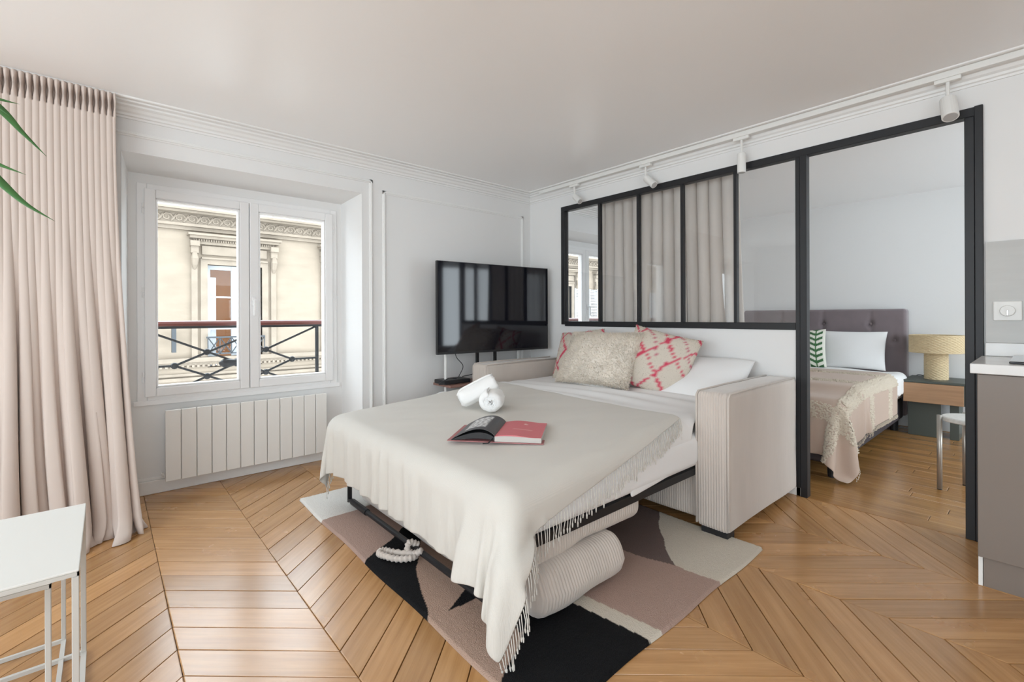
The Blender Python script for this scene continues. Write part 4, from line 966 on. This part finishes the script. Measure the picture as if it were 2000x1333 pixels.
g.ob('rim', M['raffia'], so, True)
G().lathe([(.188, 0), (.188, .004), (.08, .004), (.08, 0)], (5.83, .665, .776), 40).ob('inner_disc', M['raffia'], lp)
cb = G().tube(spline([(5.90, .74, .53), (6.05, .83, .527), (6.085, .885, .40), (6.05, .89, .2), (6.0, .885, .02)]), .0035, 6).ob('lamp_cord', M['plastic'], lp)
M['terrazzo'] = mat('pale_terrazzo', (.66, .65, .62), .4, .4, var=(60, .1)); M['legm'] = mat('champagne_metal', (.45, .42, .38), .35, .5, .6)
st = empty('stool', (4.09, .286, 0), 'round pale stool with slim metal legs beyond the doorway', 'stool')
G().lathe([(.001, .445), (.150, .445), (.157, .450), (.157, .468), (.151, .474), (.001, .474)], (4.09, .286, 0), 44).ob('seat', M['terrazzo'], st, False)
for lx, ly in ((4.03, .445), (4.25, .345), (4.15, .127), (3.93, .227)):
    g = G().tube([(lx, ly, .006), (lx, ly, .478)], .0135, 14); g.ob('leg', M['legm'], st, True); G().tube([(lx, ly, 0), (lx, ly, .008)], .012, 12).ob('foot_cap', M['plastic'], st)
    d = np.array([4.09 - lx, .286 - ly]); d /= np.linalg.norm(d); G().tube([(lx, ly, .458), (lx + d[0] * .04, ly + d[1] * .04, .458)], .006, 8).ob('bracket', M['legm'], st)

# ---- nesting side tables and plant at the left edge
M['tabletop'] = mat('matte_white_metal', (.70, .70, .67), .5, .35); M['tableleg'] = mat('grey_beige_metal', (.55, .54, .51), .45, .4)
def side_table(label, x0, x1, y0, y1, h, wd, th):
    r = empty('nesting_table', ((x0 + x1) / 2, (y0 + y1) / 2, 0), label, 'side table')
    G().bbox(x0, x1, y0, y1, h - .006, h, .0015, 1).ob('top', M['tabletop'], r)
    G().box(x0, x1, y0, y0 + .004, h - .016, h - .006).box(x0, x1, y1 - .004, y1, h - .016, h - .006).box(x1 - .004, x1, y0, y1, h - .016, h - .006).box(x0, x0 + .004, y0, y1, h - .016, h - .006).ob('apron', M['tableleg'], r)
    for lx in (x0 + th / 2, x1 - th / 2):
        for ly in (y0 + wd / 2, y1 - wd / 2): G().bbox(lx - th / 2, lx + th / 2, ly - wd / 2, ly + wd / 2, .0, h - .0165, .0015, 1).ob('leg', M['tableleg'], r)
    G().box(x1 - th, x1, y0 + wd, y1 - wd, 0, .010).box(x0, x0 + th, y0 + wd, y1 - wd, 0, .010).ob('floor_rail', M['tableleg'], r)
    G().box(x0 + th, x1 - th, y1 - wd, y1, 0, .012).ob('floor_rail', M['tableleg'], r)
    return r
side_table('white square metal side table at the left edge in front of the curtain', -.62, -.05, 1.572, 2.118, .50, .012, .014)
side_table('lower white nesting table tucked under the side table at the left', -.58, -.105, 1.66, 2.24, .452, .010, .012)
M['leaf'] = mat('dracaena_leaf', (.045, .14, .035), .4, .4, var=(20, .25)); M['pot'] = mat('stone_pot', (.5, .48, .45), .8)
pl = empty('potted_plant', (-.78, 1.35, 0), 'green long leaved plant reaching in from the left edge', 'plant')
G().lathe([(.11, 0), (.15, .02), (.17, .30), (.165, .31), (.15, .31), (.14, .27), (.001, .27)], (-.78, 1.35, 0), 28).ob('pot', M['pot'], pl, True)
G().tube(spline([(-.78, 1.35, .25), (-.77, 1.36, .7), (-.72, 1.36, 1.2), (-.56, 1.42, 1.62)]), .016, 10).ob('stem', mat('bark', (.16, .10, .06), .9), pl, True)
def leaf(pts, w):
    P = spline(pts, 8); n = len(P); t = np.linspace(0, 1, n); T = np.gradient(P, axis=0); T /= np.linalg.norm(T, axis=1)[:, None]
    s = np.cross(T, (0, 0, 1.)); s /= np.linalg.norm(s, axis=1)[:, None] + 1e-9; up = np.cross(s, T)
    wd = w * (np.minimum(1, t * 4 + .35) * np.clip((1 - t) * 1.6, .012, 1))[:, None]
    # blades are twisted on edge a little so that their face shows
    s = np.cross(T, np.array([.35, -.85, -.15])); s /= np.linalg.norm(s, axis=1)[:, None]
    V = np.concatenate([P - s * wd, P - up * wd * .22, P + s * wd]); Fc = []
    for i in range(n - 1): Fc += [(i, n + i, n + i + 1, i + 1), (n + i, 2 * n + i, 2 * n + i + 1, n + i + 1)]
    o = mk('leaf', V, Fc, M['leaf'], pl, True); mods(o, .0012)
TH = math.radians(48.84)
def at(u, v, d):
    rr = (u - 1000) / 909 * d; return (math.cos(TH) * d + math.sin(TH) * rr, math.sin(TH) * d - math.cos(TH) * rr, H + (619 - v) / 909 * d)
top = (-.56, 1.42, 1.62)
leaf([top, at(-190, 95, .93), at(-80, 150, .95), at(0, 208, .97), at(45, 255, .98), at(92, 302, 1.0)], .013)
leaf([top, at(-190, 190, .93), at(-70, 285, .95), at(0, 350, .97), at(50, 394, .98), at(108, 429, 1.0)], .013)
leaf([top, at(-180, 230, .93), at(-60, 292, .96), at(0, 318, .98), at(52, 338, 1.0)], .009)
leaf([top, at(-180, 120, .93), at(-70, 170, .96), at(0, 190, .98), at(40, 200, 1.0)], .007)
for k in range(9):
    a = 1.6 + k * .55; d = np.array([math.cos(a), math.sin(a)]); L = .45
    leaf([top, (top[0] + d[0] * .15, top[1] + d[1] * .15, 1.68 - .02 * k % .1), (top[0] + d[0] * .32, top[1] + d[1] * .32, 1.66 - .03 * (k % 3)), (top[0] + d[0] * L, top[1] + d[1] * L, 1.5 - .05 * (k % 4))], .014)
